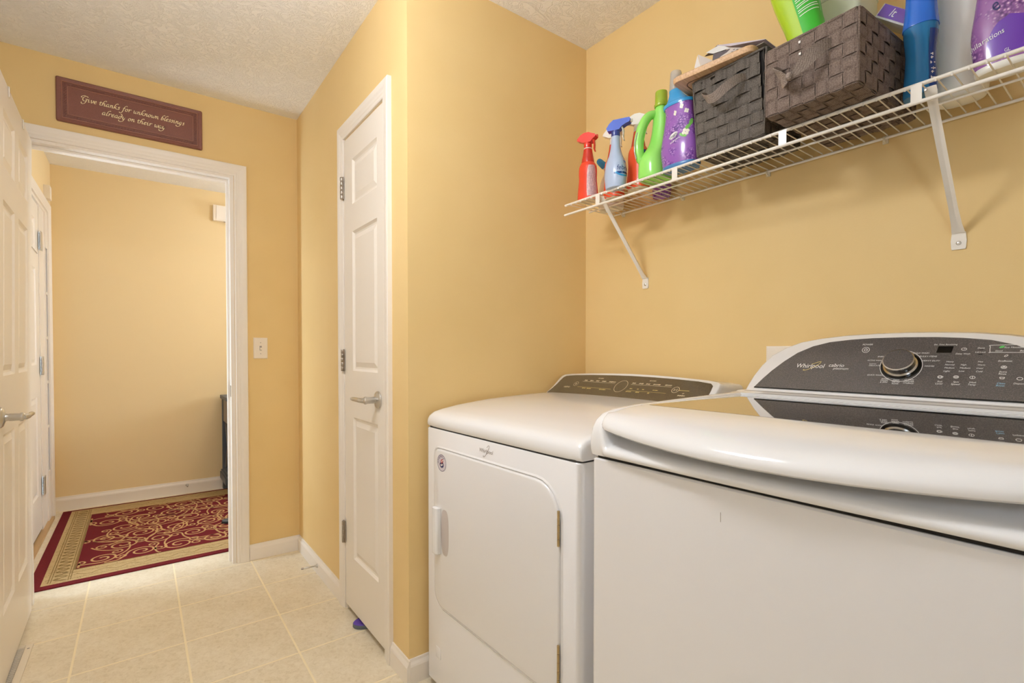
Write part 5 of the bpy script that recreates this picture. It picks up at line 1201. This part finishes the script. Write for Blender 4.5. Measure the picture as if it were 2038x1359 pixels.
t = thing('door_chime', 'white chime box high on the hall wall seen at the doorway edge', 'chime', (.60, YHF, 2.258))
obj('housing', box(B(), .487, .70, YHF-.045, YHF-.0004, 2.197, 2.322), M['whitebox'], t, bevel=.006)
obj('front_cover', box(B(), .508, .68, YHF-.050, YHF-.044, 2.206, 2.316), M['trim'], t, bevel=.003)
obj('speaker_slot', box(B(), .560, .70, YHF-.040, YHF-.018, 2.1955, 2.198), M['grey_print'], t)
t = thing('alarm_sensor', 'small white sensor box on the hall wall above the entry door', 'sensor', (XHL, 4.44, 2.17))
obj('housing', box(B(), XHL+.0004, XHL+.032, 4.400, 4.475, 2.128, 2.213), M['whitebox'], t, bevel=.008, seg=3)
obj('lens', axial(B(), (XHL+.0315, 4.4375, 2.19), (1, 0, 0), [(0, .008), (.002, .006)], 14), M['trim'], t, smooth=True)
t = thing('sensor_cord', 'thin dark cord hanging down the face of the entry door', 'cord', (XHL-.006, 3.86, 1.9))
px_ = XHL-.0045
obj('cord', tube(B(), crom([(px_, 3.885, 2.0), (px_, 3.885, 1.93), (px_, 3.882, 1.86), (px_, 3.868, 1.845), (px_, 3.872, 1.80), (px_, 3.88, 1.73), (px_, 3.94, 1.738), (px_, 4.16, 1.728)], 5), .0016, 6), M['grey_print'], t)
obj('hook', tube(B(), crom([(px_, 3.872, 2.0), (px_+.003, 3.885, 2.012), (px_, 3.898, 2.0), (px_, 3.885, 1.99)], 5), .0025, 6), M['chrome'], t)
# spring doorstops
def stop(label, base, d, L_):
    t = thing('door_stop', label, 'doorstop', base); b = Vector(base); d = Vector(d).normalized()
    obj('base', axial(B(), b+d*.0002, d, [(0, .010), (.003, .0095), (.006, .006), (.010, .0052)], 18), M['chrome'], t, smooth=True)
    obj('rod', axial(B(), b+d*.009, d, [(0, .0034), (L_*.35, .0034), (L_*.37, .0048), (L_*.62, .0048), (L_*.64, .0036), (L_*.78, .0036)], 12), M['chrome'], t, smooth=True)
    obj('tip', axial(B(), b+d*(.009+L_*.775), d, [(0, .0052), (L_*.12, .0052), (L_*.14, .003)], 14), M['grey_print'], t, smooth=True)
stop('metal doorstop sticking out of the closet wall baseboard', (XCL-.0131, 2.588, .045), (-1, .0, .04), .075)
stop('metal doorstop on the far hall baseboard', (.291, YHF-.0132, .066), (0, -1, 0), .05)
# ------------------------------------------------------------------ floor register
t = thing('floor_register', 'ivory floor vent with dark louvre slots under the open door', 'floor vent', (-.40, 2.47, 0))
VX0, VX1, VY0, VY1 = -.476, -.338, 2.285, 2.622
bm = B()
for a in ((VX0, VX0+.032, VY0, VY1), (VX1-.022, VX1, VY0, VY1), (VX0+.032, VX1-.022, VY0, VY0+.016), (VX0+.032, VX1-.022, VY1-.016, VY1)): box(bm, a[0], a[1], a[2], a[3], .0004, .0055)
bmesh.ops.remove_doubles(bm, verts=bm.verts, dist=1e-5); obj('frame', bm, M['vent'], t, bevel=.0012)
obj('duct', box(B(), VX0+.030, VX1-.020, VY0+.014, VY1-.014, .0002, .0012), M['ventdark'], t)
me = None; nS = 24
for i in range(nS):
    y = VY0+.020+(VY1-VY0-.040)*i/(nS-1)
    if me is None:
        o = obj('slat', prism(B(), [(VX0+.031, -.0016, .0012), (VX0+.031, .0016, .0012), (VX0+.031, .0026, .0046), (VX0+.031, .0004, .0046)], (VX1-VX0-.052, 0, 0)), M['vent'], t, world=False); me = o.data
        for v in me.vertices: v.co.x += .40
    else: o = link('slat', me, t)
    o.location = (0, y-2.47, 0)
obj('damper_lever', box(B(), VX1-.014, VX1-.007, 2.585, 2.588, .005, .0075), M['grey_print'], t)
# ------------------------------------------------------------------ rug
RX0, RX1, RY0, RY1, RZ = -.440, 2.0, 3.186, 4.652, .008
rug = thing('area_rug', 'burgundy and gold scroll-pattern rug in the hall beyond the doorway', 'rug', ((RX0+RX1)/2, (RY0+RY1)/2, 0))
obj('binding', box(B(), RX0, RX1, RY0, RY1, .0006, RZ-.0016), M['rug_red'], rug, bevel=.002)
FX0, FY0, FY1 = -.275, 3.385, 4.452
bm = box(B(), RX0+.048, RX1, RY0+.042, RY1-.030, .0012, RZ-.0008)
obj('border', bm, M['rug_gold'], rug)
obj('field', box(B(), FX0, RX1-.1, FY0, FY1, .002, RZ), M['rug_red'], rug)
flat = lambda z: (lambda a, b: (a, b, z))
bm = B(); zz = RZ-.0002
for x in (RX0+.072, RX0+.082, RX0+.146, RX0+.155): ribbon(bm, [(x, RY0+.06), (x, RY1-.05)], .0016, flat(zz))
for y in (RY0+.070, RY0+.150, RY1-.055, RY1-.140): ribbon(bm, [(RX0+.10, y), (RX1-.02, y)], .0016, flat(zz))
pts = []; y = RY0+.07; s = 1
while y < RY1-.06:
    pts.append((RX0+.114+s*.024, y, 0)); y += .026; s = -s
ribbon(bm, [(p.x, p.y) for p in crom(pts, 4)], .0046, flat(zz))
for k_, yv in ((1, RY0+.110), (-1, RY1-.097)):
    pts = []; x = RX0+.17; s = 1
    while x < 1.95: pts.append((x, yv+s*.016, 0)); x += .055; s = -s
    ribbon(bm, [(p.x, p.y) for p in crom(pts, 4)], .0022, flat(zz))
random.seed(5)
for i in range(900):     # woven flecks in the gold border
    if random.random() < .35: x, y = random.uniform(RX0+.05, FX0-.01), random.uniform(RY0+.05, RY1-.04)
    else: x = random.uniform(RX0+.06, 1.0); y = random.choice((random.uniform(RY0+.045, FY0-.006), random.uniform(FY1+.006, RY1-.034)))
    a = random.uniform(0, 3.14); ribbon(bm, [(x, y), (x+.012*math.cos(a), y+.007*math.sin(a))], .0011, flat(zz-.0003))
o = obj('border_pattern', bm, M['rug_line'], rug); o['kind'] = 'stuff'
bm = B(); zz = RZ+.0003
def spiral(cx, cy, r, a0, turns, sgn, tail):
    pts = []
    n = int(22*turns)
    for i in range(n+1):
        t = i/n; rr_ = r*(.16+.84*t**.85); a = a0+sgn*2*math.pi*turns*(t-1); pts.append((cx+rr_*math.cos(a), cy+rr_*math.sin(a)))
    a = a0+sgn*math.pi/2; ex, ey = pts[-1]
    for i in range(1, 9):
        a -= sgn*tail; ex += .022*math.cos(a); ey += .022*math.sin(a); pts.append((ex, ey))
    return [(min(max(x, FX0+.008), RX1-.11), min(max(y, FY0+.008), FY1-.008)) for x, y in pts]
random.seed(21)
gi = 0
for i in range(9):
    for j in range(6):
        cx = FX0+.10+i*.175+(.085 if j % 2 else 0); cy = FY0+.09+j*.178
        if cx > 1.3: continue
        sg = 1 if (i+j) % 2 else -1
        ribbon(bm, spiral(cx, cy, .072+random.uniform(-.008, .01), random.uniform(0, 6.28), 1.7, sg, .10), .0052, flat(zz))
        for q in range(2):
            a = .8+q*2.4+random.uniform(-.3, .3); ribbon(bm, spiral(cx+.094*math.cos(a), cy+.090*math.sin(a), .026+random.uniform(0, .008), random.uniform(0, 6.28), 1.2, -sg, .12), .0044, flat(zz+.0002))
o = obj('scroll_pattern', bm, M['rug_cream'], rug); o['kind'] = 'stuff'
bm = B()
ribbon(bm, [(FX0-.004, FY0-.004), (FX0-.004, FY1+.004), (RX1-.1, FY1+.004)], .0035, flat(RZ-.0004)); ribbon(bm, [(FX0-.004, FY0-.004), (RX1-.1, FY0-.004)], .0035, flat(RZ-.0004)); obj('field_edging', bm, M['rug_line'], rug)
# ------------------------------------------------------------------ hall console table
t = thing('console_table', 'slate grey console table with a crossed side brace, against the far hall wall', 'table', (.95, 4.5, RZ))
TX0, TX1, TY0, TY1 = .535, 1.45, 4.335, 4.690
def tb(nm, a, m='slate', bv=.002): return obj(nm, box(B(), *a), M[m], t, bevel=bv)
tb('table_top', (TX0-.012, TX1+.012, TY0-.012, TY1+.002, .750, .776), bv=.004)
for x in (TX0, TX1-.045):
    for y in (TY0, TY1-.045): tb('leg', (x, x+.045, y, y+.045, RZ+.0008 if y < 4.6 else RZ+.0008, .750))
tb('side_rail', (TX0+.006, TX0+.03, TY0+.045, TY1-.045, .565, .750), 'slate_face'); tb('side_rail', (TX1-.03, TX1-.006, TY0+.045, TY1-.045, .565, .750), 'slate_face')
tb('front_rail', (TX0+.045, TX1-.045, TY0+.006, TY0+.03, .565, .750), 'slate_face'); tb('back_panel', (TX0+.045, TX1-.045, TY1-.02, TY1-.008, .14, .750), 'slate_dark')
tb('side_panel', (TX0+.030, TX0+.036, TY0+.045, TY1-.045, .19, .565), 'slate_dark', 0)
tb('shelf_board', (TX0+.004, TX1-.004, TY0+.004, TY1-.004, .150, .178)); tb('side_plinth', (TX0-.018, TX0+.02, TY0+.02, TY1-.01, .100, .150)); tb('moulding', (TX0-.010, TX0+.02, TY0+.01, TY1-.008, .150, .166))
for z0, z1 in ((.185, .560), (.560, .185)):
    obj('cross_brace', tube(B(), [(TX0+.020, TY0+.045, z0), (TX0+.020, (TY0+TY1)/2, (z0+z1)/2), (TX0+.020, TY1-.045, z1)], .007, 4), M['slate_face'], t)
# shoe and slipper
def sole_shape(L_, W_, n=24):
    return [(L_*(.5*math.cos(a)), W_*.5*math.sin(a)*(1+.18*math.cos(a))) for a in [2*math.pi*i/n for i in range(n)]]
def slipper(name, label, cat, loc, rz, L_, W_, m_s, m_t, z0):
    t = thing(name, label, cat, loc, rz)
    s = sole_shape(L_, W_)
    obj('sole', loft(B(), [[(a*.98, b*.97, z0) for a, b in s], [(a, b, z0+.004) for a, b in s], [(a, b, z0+.012) for a, b in s], [(a*.985, b*.975, z0+.015) for a, b in s]]), m_s, t, world=False, smooth=True)
    obj('footbed', loft(B(), [[(a*.975, b*.965, z0+.0151) for a, b in s], [(a*.95, b*.93, z0+.0175) for a, b in s]]), m_t, t, world=False, smooth=True)
    bm = B(); rows = []
    for i in range(7):
        x = L_*(.02+.30*i/6); w_ = W_*.5*(1.06-.30*(i/6)**2); rows.append([(x, w_*math.cos(a), z0+.012+.042*(1-.35*(i/6))*math.sin(a)) for a in [math.pi*j/10 for j in range(11)]])
    loft(bm, rows, False, False, closed=False); o = obj('strap', bm, m_t, t, world=False, smooth=True)
slipper('slipper', 'purple slipper toe poking out under the closet door', 'slipper', (.780, 1.985, 0), math.radians(172), .19, .085, M['sole'], M['slipper'], .0006)
s = bpy.data.objects['slipper']
slipper('shoe', 'dark flat shoe on the rug at the doorway edge', 'shoe', (.535, 3.715, RZ+.0006), math.radians(180), .24, .088, M['slate_dark'], M['slate'], .0004)
